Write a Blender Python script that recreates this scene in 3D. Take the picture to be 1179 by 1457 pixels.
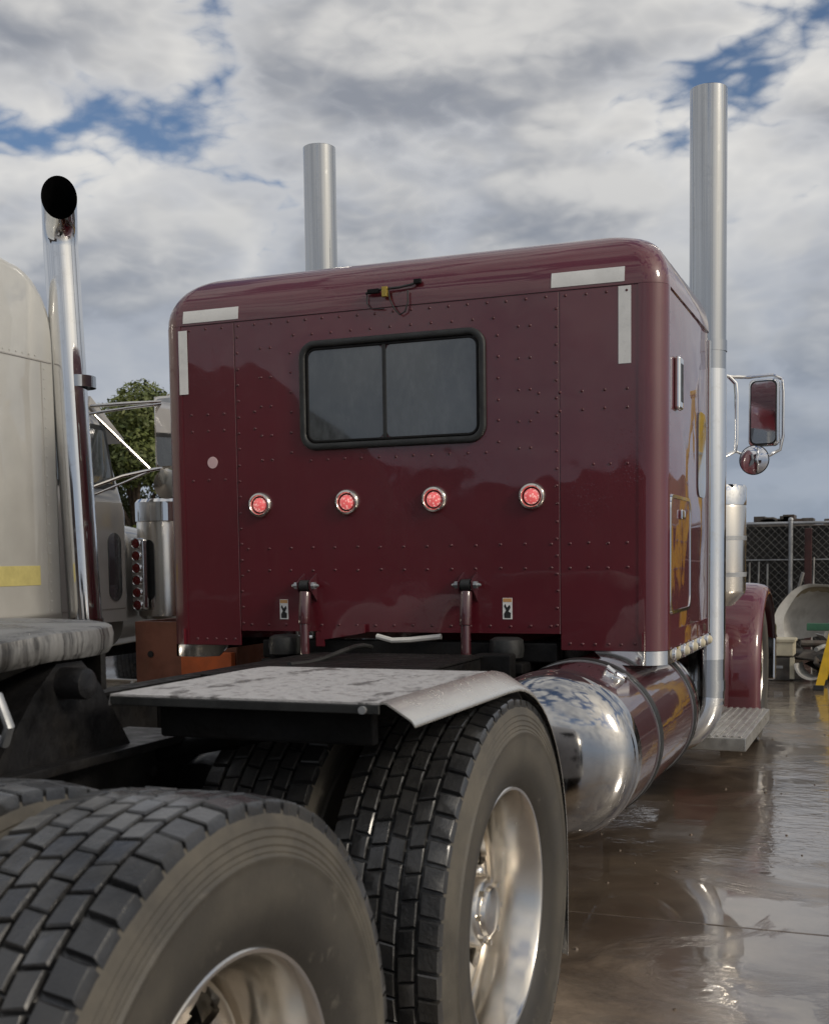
import bpy, bmesh, math, random
from mathutils import Vector, Matrix
R = math.radians
PI = math.pi
random.seed(7)
for o in list(bpy.data.objects):
    bpy.data.objects.remove(o)
scene = bpy.context.scene
COL = scene.collection

# ------------------------------------------------------------------ camera
PX_F, PX_CX, PX_CY = 1708.4, 605.5, 921.0
YAW, PITCH, ROLL = 0.3707, -0.0734, 0.0131
CAM = Vector((2.0058, -2.6515, 1.3437))
cam_d = bpy.data.cameras.new('camera')
cam = bpy.data.objects.new('camera', cam_d)
COL.objects.link(cam)
scene.camera = cam
cam_d.sensor_fit = 'VERTICAL'
cam_d.sensor_height = 36.0
cam_d.lens = PX_F / 1457.0 * 36.0
cam_d.shift_x = (589.5 - PX_CX) / 1457.0
cam_d.shift_y = (PX_CY - 728.5) / 1457.0
cam_d.clip_start = 0.05
cam_d.clip_end = 2000.0
_fw = Vector((-math.sin(YAW), math.cos(YAW), 0)); _rt = Vector((math.cos(YAW), math.sin(YAW), 0)); _up = Vector((0, 0, 1))
_f = _fw * math.cos(PITCH) + _up * math.sin(PITCH)
_u = _up * math.cos(PITCH) - _fw * math.sin(PITCH)
_r3 = _rt * math.cos(ROLL) - _u * math.sin(ROLL)
_u3 = _u * math.cos(ROLL) + _rt * math.sin(ROLL)
cam.matrix_world = Matrix(((_r3.x, _u3.x, -_f.x, CAM.x), (_r3.y, _u3.y, -_f.y, CAM.y), (_r3.z, _u3.z, -_f.z, CAM.z), (0, 0, 0, 1)))
cam_d.dof.use_dof = True
cam_d.dof.focus_distance = 5.2
cam_d.dof.aperture_fstop = 8.0

# ------------------------------------------------------------------ render look
scene.render.engine = 'CYCLES'
scene.view_settings.view_transform = 'Standard'
scene.view_settings.look = 'None'
scene.view_settings.exposure = 0.0
scene.view_settings.gamma = 1.0
scene.view_settings.use_curve_mapping = False

# ------------------------------------------------------------------ node helper
class NT:
    def __init__(s, tree):
        s.t = tree
    def n(s, typ, **kw):
        nd = s.t.nodes.new(typ)
        for k, v in kw.items():
            setattr(nd, k, v)
        return nd
    def put(s, sock, v):
        if v is None:
            return
        if isinstance(v, bpy.types.NodeSocket):
            s.t.links.new(v, sock)
        else:
            if sock.type == 'RGBA' and len(v) == 3:
                v = (*v, 1)
            sock.default_value = v
    def math(s, op, a, b=None, c=None, clamp=False):
        nd = s.n('ShaderNodeMath', operation=op, use_clamp=clamp)
        s.put(nd.inputs[0], a); s.put(nd.inputs[1], b); s.put(nd.inputs[2], c)
        return nd.outputs[0]
    def vmath(s, op, a, b=None):
        nd = s.n('ShaderNodeVectorMath', operation=op)
        s.put(nd.inputs[0], a); s.put(nd.inputs[1], b)
        return nd.outputs[0]
    def noise(s, vec, scale=5, detail=4, rough=.5, dist=0., lac=2.):
        nd = s.n('ShaderNodeTexNoise')
        s.put(nd.inputs['Vector'], vec); nd.inputs['Scale'].default_value = scale
        nd.inputs['Detail'].default_value = detail; nd.inputs['Roughness'].default_value = rough
        nd.inputs['Distortion'].default_value = dist; nd.inputs['Lacunarity'].default_value = lac
        return nd.outputs[0]
    def vor(s, vec, scale=5, feature='F1', out=0):
        nd = s.n('ShaderNodeTexVoronoi', feature=feature)
        s.put(nd.inputs['Vector'], vec); nd.inputs['Scale'].default_value = scale
        return nd.outputs[out]
    def step(s, v, lo, hi, a=0., b=1.):
        nd = s.n('ShaderNodeMapRange', interpolation_type='SMOOTHSTEP')
        s.put(nd.inputs[0], v); s.put(nd.inputs[1], lo); s.put(nd.inputs[2], hi)
        s.put(nd.inputs[3], a); s.put(nd.inputs[4], b)
        return nd.outputs[0]
    def mix(s, f, a, b):
        nd = s.n('ShaderNodeMix', data_type='RGBA')
        s.put(nd.inputs[0], f); s.put(nd.inputs[6], a); s.put(nd.inputs[7], b)
        return nd.outputs[2]
    def scale(s, vec, sc):
        return s.vmath('MULTIPLY', vec, sc)
    def sep(s, vec):
        nd = s.n('ShaderNodeSeparateXYZ'); s.put(nd.inputs[0], vec); return nd.outputs
    def comb(s, x, y, z):
        nd = s.n('ShaderNodeCombineXYZ')
        s.put(nd.inputs[0], x); s.put(nd.inputs[1], y); s.put(nd.inputs[2], z)
        return nd.outputs[0]
    def pos(s):
        return s.n('ShaderNodeNewGeometry').outputs['Position']
    def obj(s):
        return s.n('ShaderNodeTexCoord').outputs['Object']
    def bump(s, h, strength=.2, dist=.01, normal=None):
        nd = s.n('ShaderNodeBump'); nd.inputs['Strength'].default_value = strength
        nd.inputs['Distance'].default_value = dist
        s.put(nd.inputs['Height'], h)
        if normal is not None: s.put(nd.inputs['Normal'], normal)
        return nd.outputs[0]

# ------------------------------------------------------------------ world
SUN_EL, SUN_AZ = R(30), R(104)        # azimuth clockwise from +Y (truck forward): right and behind the camera
world = bpy.data.worlds.new('World')
scene.world = world
world.use_nodes = True
wt = world.node_tree
wt.nodes.clear()
w = NT(wt)
SKY_STR = 0.1
CSEED = (5.9, 6.5, 0.3)
sky = w.n('ShaderNodeTexSky', sky_type='NISHITA')
sky.sun_disc = False
sky.sun_elevation = SUN_EL
sky.sun_rotation = SUN_AZ
sky.air_density = 1.0
sky.dust_density = 1.0
d = w.n('ShaderNodeTexCoord').outputs['Generated']
dx, dy, dz = w.sep(d)
zc = w.math('MAXIMUM', dz, 0.0)
inv = w.math('DIVIDE', 1.0, w.math('ADD', zc, 0.55))
def cloud_p(off):
    return w.comb(w.math('ADD', w.math('MULTIPLY', dx, inv), off[0]),
                  w.math('ADD', w.math('MULTIPLY', dy, inv), off[1]),
                  w.math('ADD', w.math('MULTIPLY', dz, 1.75), off[2]))
def cloud_n(p, fine):
    base = w.noise(p, 2.7, 2, .5)
    wob = w.n('ShaderNodeTexNoise'); w.put(wob.inputs['Vector'], p); wob.inputs['Scale'].default_value = 6.0; wob.inputs['Detail'].default_value = 2
    pw = w.vmath('ADD', p, w.scale(wob.outputs[1], (.045, .045, .045)))
    acc = None
    for sc_, am in ((4.4, .60), (10.2, .28), (23., .15), (49., .08)):
        bl = w.math('ABSOLUTE', w.math('SUBTRACT', w.noise(pw, sc_, 0, .5), .5))
        t_ = w.math('MULTIPLY', bl, am * 2.4)
        acc = t_ if acc is None else w.math('ADD', acc, t_)
    tot = w.math('ADD', w.math('MULTIPLY', base, .72), w.math('MULTIPLY', acc, .50))
    if fine:
        tot = w.math('ADD', tot, w.math('MULTIPLY', w.math('SUBTRACT', w.noise(pw, 26., 6, .65), .5), .10))
    return tot
SEED = CSEED
sd = Vector((math.sin(SUN_AZ) * math.cos(SUN_EL), math.cos(SUN_AZ) * math.cos(SUN_EL), math.sin(SUN_EL)))
p0 = cloud_p(SEED)
p1 = cloud_p((SEED[0] + sd.x * .035, SEED[1] + sd.y * .035, SEED[2] + .055))
n0 = cloud_n(p0, True)
n1 = cloud_n(p1, False)
dens_raw = w.math('ADD', n0, w.step(zc, .14, .44, .205, .008))
dens = w.step(dens_raw, .392, .505)
lit = w.step(w.math('SUBTRACT', n0, n1), -.15, .18)
thin = w.step(dens_raw, .44, .62, 1.0, .0)
lit2 = w.math('MULTIPLY', w.math('ADD', w.math('MULTIPLY', lit, .70), w.math('MULTIPLY', thin, .38), clamp=True), w.step(zc, .04, .30, .35, 1.0))
cgrey = w.mix(w.step(n0, .40, .58), (4.5, 4.7, 5.15), (2.7, 2.9, 3.35))
ccol = w.mix(lit2, cgrey, (8.3, 8.1, 7.7))
hz = w.math('POWER', w.math('SUBTRACT', 1.0, w.math('MINIMUM', w.math('MULTIPLY', zc, 2.9), 1.0)), 1.3)
ccol = w.mix(w.math('MULTIPLY', hz, .72), ccol, (2.45, 3.1, 4.05))
sdot = w.n('ShaderNodeVectorMath', operation='DOT_PRODUCT')
w.put(sdot.inputs[0], d); sdot.inputs[1].default_value = tuple(sd)
glow = w.math('POWER', w.math('MAXIMUM', sdot.outputs['Value'], 0.0), 7.0)          # cloud brightens around the veiled sun
ccol = w.vmath('ADD', ccol, w.scale(w.comb(glow, glow, glow), (9.0, 7.8, 5.8)))
skyc = w.vmath('MULTIPLY', sky.outputs[0], (.70, .76, .86))
col = w.mix(dens, skyc, ccol)
gcol = w.mix(w.step(dz, -.03, .0), (1.1, .95, .8), col)
bg = w.n('ShaderNodeBackground')
bg.inputs['Strength'].default_value = SKY_STR
w.put(bg.inputs['Color'], gcol)
wo = w.n('ShaderNodeOutputWorld')
wt.links.new(bg.outputs[0], wo.inputs[0])

# ------------------------------------------------------------------ sun (veiled by cloud)
sun_d = bpy.data.lights.new('sun', 'SUN')
sun_d.energy = 1.5
sun_d.angle = R(12)
sun_d.color = (1.0, .90, .76)
sun = bpy.data.objects.new('sun', sun_d)
COL.objects.link(sun)
sun.rotation_euler = (-sd).to_track_quat('-Z', 'Y').to_euler()

# ------------------------------------------------------------------ materials
def mat(name):
    m = bpy.data.materials.new(name); m.use_nodes = True
    t = NT(m.node_tree); b = m.node_tree.nodes['Principled BSDF']
    return m, t, b
def simple(name, col, rough=.5, metal=0., var=.25, vscale=6., bump=0., bscale=60., coat=0., coatr=.03, spec=.5, dirt=0., dirtcol=(.12, .095, .07), rvar=.15):
    m, t, b = mat(name)
    P = t.pos()
    nz = t.noise(P, vscale, 6, .6)
    dark = tuple(c * (1 - var) for c in col); lite = tuple(min(1, c * (1 + var)) for c in col)
    c = t.mix(t.step(nz, .3, .7), dark, lite)
    r = t.step(t.noise(P, vscale * 2.3, 5, .6), .3, .7, max(0, rough - rvar * rough * 2), min(1, rough + rvar * rough * 2))
    if dirt:
        dm = t.math('MULTIPLY', t.step(t.noise(P, vscale * .7, 8, .65), .42, .68), dirt)
        c = t.mix(dm, c, dirtcol)
        r = t.math('MAXIMUM', r, t.math('MULTIPLY', dm, .8))
        if metal:
            t.put(b.inputs['Metallic'], t.math('SUBTRACT', metal, t.math('MULTIPLY', dm, metal)))
    elif metal:
        b.inputs['Metallic'].default_value = metal
    t.put(b.inputs['Base Color'], c); t.put(b.inputs['Roughness'], r)
    b.inputs['Specular IOR Level'].default_value = spec
    b.inputs['Coat Weight'].default_value = coat; b.inputs['Coat Roughness'].default_value = coatr
    if bump:
        t.put(b.inputs['Normal'], t.bump(t.noise(P, bscale, 4, .6), bump, .004))
    return m

def paint(name, col, wave=.05, drops=True):
    m, t, b = mat(name)
    P = t.pos()
    c = t.mix(t.step(t.noise(P, 1.3, 5, .6), .3, .7), tuple(x * .86 for x in col), tuple(x * 1.1 for x in col))
    dust = t.math('MULTIPLY', t.step(t.noise(t.scale(P, (6, 6, 1.2)), 3, 8, .65), .48, .8), .045)
    c = t.mix(dust, c, (.17, .13, .11))
    t.put(b.inputs['Base Color'], c)
    b.inputs['Roughness'].default_value = .42
    b.inputs['Coat Weight'].default_value = 1.0
    b.inputs['Coat IOR'].default_value = 1.60
    t.put(b.inputs['Coat Roughness'], t.step(t.noise(t.scale(P, (9, 9, 2)), 2.5, 6, .6), .3, .75, .012, .06))
    h = t.noise(P, 2.3, 2, .4)
    nb = t.bump(h, wave, .05)
    sp = t.vor(P, 75)
    wet = t.step(t.noise(P, 3.0, 4, .6), .5, .66)
    dr = t.math('MULTIPLY', t.step(sp, .0, .28, 1., 0.), wet)
    nb2 = t.bump(dr, .10, .003, nb) if drops else nb
    t.put(b.inputs['Coat Normal'], nb2); t.put(b.inputs['Normal'], nb)
    return m

def chrome(name, col=(.78, .78, .79), rough=.06, spots=.25, wave=.03):
    m, t, b = mat(name)
    P = t.pos()
    b.inputs['Metallic'].default_value = 1.
    dm = t.step(t.noise(P, 14, 8, .7), .5, .8)
    t.put(b.inputs['Base Color'], t.mix(t.math('MULTIPLY', dm, spots), col, (.30, .27, .23)))
    t.put(b.inputs['Roughness'], t.math('ADD', t.math('MULTIPLY', dm, spots * .8), rough))
    t.put(b.inputs['Normal'], t.bump(t.noise(P, 5, 2, .5), wave, .03))
    return m

M = {}
M['maroon'] = paint('maroon_paint', (.098, .0032, .0105), .15)
M['maroon_rivet'] = simple('maroon_rivet', (.070, .006, .012), .5, 0, .3, 30, coat=.3, coatr=.3)
M['maroon_dark'] = paint('maroon_tank_paint', (.058, .008, .013), .05)
M['white_paint'] = paint('cream_paint', (.56, .56, .53), .03)
M['silver_paint'] = paint('silver_paint', (.40, .385, .36), .03)
M['chrome'] = chrome('chrome', (.76, .76, .76), .07, .25, .008)
M['chrome_wet'] = chrome('stack_chrome', (.46, .47, .48), .13, .12, .003)
M['alu'] = chrome('polished_aluminium', (.72, .68, .62), .20, .14, .003)
M['lip'] = simple('fender_lip_alu', (.70, .68, .64), .26, .8, .03, 6, 0., 60, rvar=.05)
M['tank_end'] = chrome('tank_end_alu', (.47, .46, .45), .09, .16, .002)
M['alu_step'] = simple('aluminium_plate', (.50, .49, .46), .38, .8, .15, 9, .15, 200, dirt=.35)
M['black_metal'] = simple('black_chassis', (.006, .006, .0065), .6, 0, .5, 8, .3, 70, dirt=.3, dirtcol=(.016, .013, .010), spec=.22)
M['grease'] = simple('greasy_steel', (.010, .010, .011), .42, .1, .5, 10, .5, 50, dirt=.4, dirtcol=(.030, .026, .021), spec=.35)
M['rubber'] = simple('black_rubber', (.018, .019, .019), .5, 0, .3, 12, .2, 120)
M['glass'] = None
M['tape'] = simple('white_reflective_tape', (.74, .74, .72), .35, 0, .06, 12, .05, 300)
M['rust_orange'] = simple('dull_orange_steel', (.19, .070, .042), .6, 0, .35, 4, .3, 40, dirt=.55, dirtcol=(.14, .06, .03))
M['orange'] = simple('lit_orange_steel', (.62, .13, .03), .5, 0, .2, 5, .2, 40, dirt=.25, dirtcol=(.2, .07, .03))  # lit tone of the bin steel, put into the colour
M['yellow'] = simple('yellow_fibreglass', (.75, .46, .02), .45, 0, .12, 6, .1, 60, dirt=.15)
M['bark'] = simple('bark', (.10, .075, .055), .9, 0, .4, 12, .8, 30)
M['tan'] = simple('tan_fibreglass', (.36, .31, .21), .75, 0, .25, 5, .4, 30, dirt=.35, dirtcol=(.12, .10, .07))
M['white_gel'] = simple('white_gelcoat', (.62, .61, .58), .4, 0, .12, 5, .1, 30, dirt=.3)
M['cream_box'] = simple('cream_plastic', (.55, .50, .37), .6, 0, .15, 5, .1, 30, dirt=.3)
M['scrap'] = simple('scrap_steel', (.10, .09, .08), .55, .4, .6, 4, .6, 25, dirt=.5, dirtcol=(.12, .06, .03))
M['scrap_grey'] = simple('grey_scrap', (.30, .30, .29), .5, .3, .4, 4, .3, 25, dirt=.4)
M['green'] = simple('green_sheet', (.04, .14, .085), .5, 0, .3, 5, .2, 30, dirt=.3)
M['galv'] = simple('galvanised_steel', (.36, .37, .38), .45, .7, .2, 6, .1, 60)
M['grit'] = simple('grit', (.12, .09, .065), .7, 0, .5, 40)
M['soot'] = simple('soot', (.004, .004, .0045), .95, 0, .3, 20, spec=.05)
M['wire'] = simple('weathered_wire', (.16, .16, .155), .6, .5, .2, 6)
M['screen'] = simple('dark_windscreen', (.014, .013, .012), .9, 0, .5, 9, .5, 200)
M['red_post'] = simple('oxide_red_post', (.040, .012, .011), .6, 0, .3, 5, .2, 30)
M['black_print'] = simple('black_print', (.015, .015, .015), .5)
M['orange_print'] = simple('orange_print', (.55, .30, .12), .5, var=.1)
M['pink'] = simple('pale_pink_disc', (.66, .46, .47), .7, var=.1)
M['brass'] = simple('brass', (.50, .36, .08), .35, .7)
M['dark_red'] = simple('dark_red_lens', (.16, .008, .008), .25, 0, .2, 20, 0, 60, coat=1.)
M['yellow_paint'] = simple('faded_yellow_tape', (.58, .51, .20), .5, 0, .15, 8)
M['shed'] = simple('brown_cladding', (.105, .062, .045), .6, 0, .3, 1.5, .1, 5)
M['shed_roof'] = simple('dark_roof', (.05, .045, .045), .6, 0, .3, 1.5)
M['dirt'] = simple('mound_dark', (.026, .017, .014), .95, 0, .5, 1.5, .8, 4)
M['tan_wall'] = simple('tan_container', (.30, .20, .10), .6, 0, .2, 2, .1, 10, dirt=.3)

def make_glass():
    m, t, b = mat('tinted_glass')
    P = t.pos()
    drops = t.step(t.vor(P, 130), .0, .3, 1., 0.)
    hz_ = t.step(t.noise(t.scale(P, (2, 2, 1)), 5, 7, .65), .4, .75)
    t.put(b.inputs['Base Color'], t.mix(hz_, (.040, .047, .050), (.080, .089, .092)))
    t.put(b.inputs['Roughness'], t.step(hz_, 0, 1, .03, .13))
    b.inputs['IOR'].default_value = 1.75
    b.inputs['Coat Weight'].default_value = 1.; b.inputs['Coat Roughness'].default_value = .02
    t.put(b.inputs['Coat Normal'], t.bump(t.math('MULTIPLY', drops, t.step(t.noise(P, 7, 3, .6), .45, .62)), .12, .003))
    return m
M['glass'] = make_glass()

def make_lens():
    m, t, b = mat('lit_red_lens')
    P = t.pos()
    v = t.vor(P, 95)
    c = t.mix(t.step(v, .15, .55), (1., .52, .46), (.74, .12, .12))
    t.put(b.inputs['Base Color'], c)
    b.inputs['Roughness'].default_value = .15
    b.inputs['Coat Weight'].default_value = 1.
    t.put(b.inputs['Emission Color'], c)
    b.inputs['Emission Strength'].default_value = .55
    return m
M['lens'] = make_lens()

def make_mirror():
    m, t, b = mat('mirror_glass')
    b.inputs['Metallic'].default_value = 1.; b.inputs['Base Color'].default_value = (.72, .72, .74, 1)
    t.put(b.inputs['Roughness'], t.step(t.noise(t.pos(), 25, 5, .6), .4, .7, .015, .10))
    return m
M['mirror'] = make_mirror()

def make_tread():
    m, t, b = mat('tyre_tread')
    P = t.obj()
    n = t.noise(P, 7, 7, .65)
    top = t.mix(t.step(n, .35, .65), (.014, .0145, .016), (.032, .032, .032))
    dust = t.step(t.noise(P, 3.2, 8, .7), .45, .7)
    top = t.mix(t.math('MULTIPLY', dust, .30), top, (.060, .050, .037))
    t.put(b.inputs['Base Color'], top)
    t.put(b.inputs['Roughness'], t.step(t.noise(P, 5, 5, .6),   .35, .65, .24, .50))
    t.put(b.inputs['Normal'], t.bump(t.math('ADD', t.noise(P, 120, 5, .65), t.math('MULTIPLY', t.noise(P, 28, 4, .6), 1.6)), .45, .004))
    t.put(b.inputs['Coat Weight'], t.step(t.noise(P, 4, 6, .65), .36, .58, .15, .9))
    b.inputs['Coat Roughness'].default_value = .17
    return m
M['tread'] = make_tread()
def make_sidewall():
    m, t, b = mat('tyre_sidewall')
    P = t.obj()
    n = t.noise(P, 5, 7, .65)
    x, y, z = t.sep(P)
    rad = t.math('SQRT', t.math('ADD', t.math('MULTIPLY', y, y), t.math('MULTIPLY', z, z)))
    base = t.mix(t.step(n, .3, .7), (.056, .051, .043), (.110, .098, .078))
    band = t.step(rad, .424, .430)
    base = t.mix(t.math('MULTIPLY', t.math('SUBTRACT', 1.0, band), .45), base, (.040, .036, .030))
    inner = t.step(rad, .325, .385, 1., 0.)
    base = t.mix(t.math('MULTIPLY', inner, .7), base, (.022, .020, .018))
    scuff = t.step(t.noise(t.scale(P, (1, 1, 1)), 17, 8, .7), .60, .72)
    base = t.mix(t.math('MULTIPLY', scuff, .35), base, (.16, .145, .12))
    t.put(b.inputs['Base Color'], base)
    t.put(b.inputs['Roughness'], t.step(n, .3, .7, .5, .75))
    t.put(b.inputs['Normal'], t.bump(t.noise(P, 90, 5, .6), .2, .003))
    return m
M['sidewall'] = make_sidewall()

def make_fender_top():
    m, t, b = mat('wet_fender_metal')
    P = t.pos()
    sp = t.step(t.noise(P, 38, 8, .7), .50, .62)
    sp2 = t.step(t.noise(t.scale(P, (1, .45, 1)), 8, 7, .68), .575, .64)
    dd_ = t.step(t.vor(t.scale(P, (1, .6, 1)), 42), .10, .26, 1., 0.)
    wet = t.math('MAXIMUM', t.math('MAXIMUM', t.math('MULTIPLY', sp, .35), t.math('MULTIPLY', dd_, t.step(t.noise(P, 6, 4, .6), .42, .6, 0., .6))), t.math('MULTIPLY', sp2, .85))
    b.inputs['Metallic'].default_value = .25
    t.put(b.inputs['Base Color'], t.mix(wet, (.52, .51, .505), (.10, .092, .088)))
    t.put(b.inputs['Roughness'], t.step(sp, 0, 1, .50, .30))
    t.put(b.inputs['Normal'], t.bump(t.math('ADD', sp, t.vor(P, 90)), .22, .004))
    return m
M['fender_top'] = make_fender_top()
def make_fifth():
    m, t, b = mat('greasy_plate')
    P = t.pos()
    a = t.scale(P, (1.0, 2.2, .25))
    s = t.step(t.noise(a, 6, 9, .72, .8), .44, .60)
    b.inputs['Metallic'].default_value = .35
    t.put(b.inputs['Base Color'], t.mix(s, (.23, .228, .222), (.045, .043, .041)))
    t.put(b.inputs['Roughness'], t.step(s, 0, 1, .48, .25))
    t.put(b.inputs['Normal'], t.bump(t.noise(a, 11, 7, .65, .4), .6, .012))
    return m
M['fifth'] = make_fifth()

def make_ground():
    m, t, b = mat('wet_concrete')
    P = t.pos()
    big = t.noise(P, .30, 5, .58, .4)
    med = t.noise(P, 2.2, 7, .62, .3)
    fine = t.noise(P, 45, 5, .65)
    wetness = t.math('ADD', t.math('MULTIPLY', big, .72), t.math('MULTIPLY', t.noise(P, 1.5, 9, .66, .6), .42))
    pud = t.step(wetness, .485, .525)
    film = t.step(wetness, .40, .52)
    dry = t.mix(t.step(med, .32, .68), (.22, .160, .105), (.34, .265, .19))
    dry = t.mix(t.math('MULTIPLY', t.step(fine, .4, .7), .5), dry, (.17, .125, .09))
    wetc = t.mix(t.step(med, .3, .7), (.062, .045, .032), (.150, .115, .084))
    c = t.mix(t.math('MULTIPLY', film, .85), dry, wetc)
    leaf = t.step(t.noise(t.scale(P, (1.0, 1.6, 1)), 9, 6, .7), .66, .71)
    c = t.mix(t.math('MULTIPLY', leaf, .6), c, (.26, .20, .13))
    t.put(b.inputs['Base Color'], c)
    t.put(b.inputs['Roughness'], t.math('ADD', t.math('MULTIPLY', t.math('SUBTRACT', 1., film), .30), .30))
    rough_h = t.math('MULTIPLY', t.math('ADD', t.math('MULTIPLY', med, 1.2), t.math('MULTIPLY', fine, .35)), t.math('SUBTRACT', 1.0, t.math('MULTIPLY', pud, .94)))
    nb = t.bump(rough_h, .30, .02)
    rip = t.noise(t.scale(P, (1.0, 1.7, 1)), 13, 3, .55, .5)
    calm = t.step(t.noise(P, .8, 3, .5), .38, .62)
    nw = t.bump(t.math('MULTIPLY', rough_h, .35), .22, .02)
    nw = t.bump(t.math('MULTIPLY', t.math('ADD', rip, t.math('MULTIPLY', t.noise(t.scale(P, (1, 1.5, 1)), 4.5, 3, .5), 1.6)), t.math('MULTIPLY', calm, pud)), .20, .014, nw)
    t.put(b.inputs['Normal'], nb)
    t.put(b.inputs['Coat Weight'], t.math('MAXIMUM', film, .25))
    b.inputs['Coat IOR'].default_value = 1.9
    t.put(b.inputs['Coat Roughness'], t.math('ADD', t.math('MULTIPLY', t.math('SUBTRACT', 1., pud), .17), .012))
    t.put(b.inputs['Coat Normal'], nw)
    return m
M['ground'] = make_ground()
def make_leaf():
    m, t, b = mat('leaves')
    n = t.noise(t.pos(), 1.2, 3, .6)
    r = t.n('ShaderNodeNewGeometry').outputs['Random Per Island']
    c = t.mix(t.step(n, .35, .65), (.045, .070, .018), (.115, .140, .030))
    c = t.mix(t.math('MULTIPLY', r, .5), c, (.16, .17, .04))
    t.put(b.inputs['Base Color'], c); b.inputs['Roughness'].default_value = .6
    b.inputs['Subsurface Weight'].default_value = .0
    return m
M['leaf'] = make_leaf()

# ------------------------------------------------------------------ mesh helpers
OFF = {}
class MB:
    def __init__(s):
        s.bm = bmesh.new()
        s.mi = 0
        s.wn = False
    def V(s, co): return s.bm.verts.new(co)
    def F(s, vs):
        try:
            f = s.bm.faces.new(vs); f.material_index = s.mi; return f
        except ValueError:
            return None
    def box(s, x0, x1, y0, y1, z0, z1, bev=0., seg=2, mtx=None):
        r = bmesh.ops.create_cube(s.bm, size=1.)
        vs = r['verts']
        sc = Matrix.Diagonal((abs(x1 - x0), abs(y1 - y0), abs(z1 - z0), 1))
        tr = Matrix.Translation(((x0 + x1) / 2, (y0 + y1) / 2, (z0 + z1) / 2))
        bmesh.ops.transform(s.bm, matrix=tr @ sc, verts=vs)
        if bev > 0:
            s.wn = True
            es = list({e for v in vs for e in v.link_edges})
            rr = bmesh.ops.bevel(s.bm, geom=es, offset=bev, segments=seg, affect='EDGES', profile=.5)
            vs = list({v for f in rr['faces'] for v in f.verts} | {v for v in vs if v.is_valid})
        for f in {f for v in vs for f in v.link_faces}: f.material_index = s.mi
        if mtx is not None:
            bmesh.ops.transform(s.bm, matrix=mtx, verts=vs)
        return s
    def rings(s, rings, close=True, cap0=True, cap1=True, loop=False):
        vr = [[s.V(p) for p in r] for r in rings]
        n = len(vr[0])
        m = len(vr)
        for i in range(m if loop else m - 1):
            a, b = vr[i], vr[(i + 1) % m]
            for j in range(n if close else n - 1):
                k = (j + 1) % n
                s.F((a[j], a[k], b[k], b[j]))
        if not loop:
            if cap0: s.F(list(reversed(vr[0])))
            if cap1: s.F(vr[-1])
        return s
    def tube(s, path, r, n=16, cap=True):
        path = [Vector(p) for p in path]
        rs = r if isinstance(r, (list, tuple)) else [r] * len(path)
        t0 = (path[1] - path[0]).normalized()
        ref = Vector((0, 0, 1)) if abs(t0.z) < .9 else Vector((1, 0, 0))
        nx = t0.cross(ref).normalized()
        out = []
        for i, p in enumerate(path):
            if i == 0: t = path[1] - path[0]
            elif i == len(path) - 1: t = path[-1] - path[-2]
            else: t = (path[i + 1] - path[i]).normalized() + (path[i] - path[i - 1]).normalized()
            t.normalize()
            nx = (nx - t * nx.dot(t)).normalized()
            ny = t.cross(nx)
            out.append([p + (nx * math.cos(a) + ny * math.sin(a)) * rs[i] for a in [2 * PI * k / n for k in range(n)]])
        return s.rings(out, True, cap, cap)
    def cyl(s, p0, p1, r, n=20, r1=None, bev=0.):
        p0, p1 = Vector(p0), Vector(p1)
        r1 = r if r1 is None else r1
        if bev:
            d_ = (p1 - p0).normalized()
            return s.tube([p0, p0 + d_ * bev * .3, p0 + d_ * bev, p1 - d_ * bev, p1 - d_ * bev * .3, p1], [r - bev, r - bev * .3, r, r1, r1 - bev * .3, r1 - bev], n)
        return s.tube([p0, p1], [r, r1], n)
    def lathe(s, prof, origin, axis='X', n=48, close=False, cap=False, segmats=None):
        o = Vector(origin)
        cols = []
        for k in range(n):
            a = 2 * PI * k / n
            c, sn = math.cos(a), math.sin(a)
            ring = []
            for (h, r) in prof:
                if axis == 'X': p = Vector((h, r * c, r * sn))
                elif axis == 'Y': p = Vector((r * sn, h, r * c))
                else: p = Vector((r * c, r * sn, h))
                ring.append(s.V(o + p))
            cols.append(ring)
        m = len(prof)
        for k in range(n):
            a, b = cols[k], cols[(k + 1) % n]
            for j in range(m if close else m - 1):
                l = (j + 1) % m
                if segmats: s.mi = segmats[j]
                s.F((a[j], a[l], b[l], b[j]))
        if cap:
            s.F([c_[0] for c_ in cols]); s.F([c_[-1] for c_ in reversed(cols)])
        return s
    def prism(s, poly, axis, a0, a1):
        def mk(u, v, a):
            return {'X': (a, u, v), 'Y': (u, a, v), 'Z': (u, v, a)}[axis]
        return s.rings([[mk(u, v, a0) for u, v in poly], [mk(u, v, a1) for u, v in poly]])
    def sphere(s, c, r, u=12, v=8, sc=(1, 1, 1)):
        bmesh.ops.create_uvsphere(s.bm, u_segments=u, v_segments=v, radius=r,
                                  matrix=Matrix.Translation(c) @ Matrix.Diagonal((*sc, 1)))
        return s
    def bevel_all(s, off, seg=2, ang=30):
        es = [e for e in s.bm.edges if len(e.link_faces) == 2 and e.calc_face_angle(0) > R(ang)]
        bmesh.ops.bevel(s.bm, geom=es, offset=off, segments=seg, affect='EDGES', profile=.5)
        return s
    def mesh(s, name, mats, smooth=35, recalc=True):
        if recalc: bmesh.ops.recalc_face_normals(s.bm, faces=s.bm.faces[:])
        me = bpy.data.meshes.new(name)
        s.bm.to_mesh(me); s.bm.free()
        for m_ in (mats if isinstance(mats, (list, tuple)) else [mats]):
            me.materials.append(M[m_] if isinstance(m_, str) else m_)
        if smooth:
            me.shade_smooth(); me.set_sharp_from_angle(angle=R(smooth))
        return me
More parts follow.
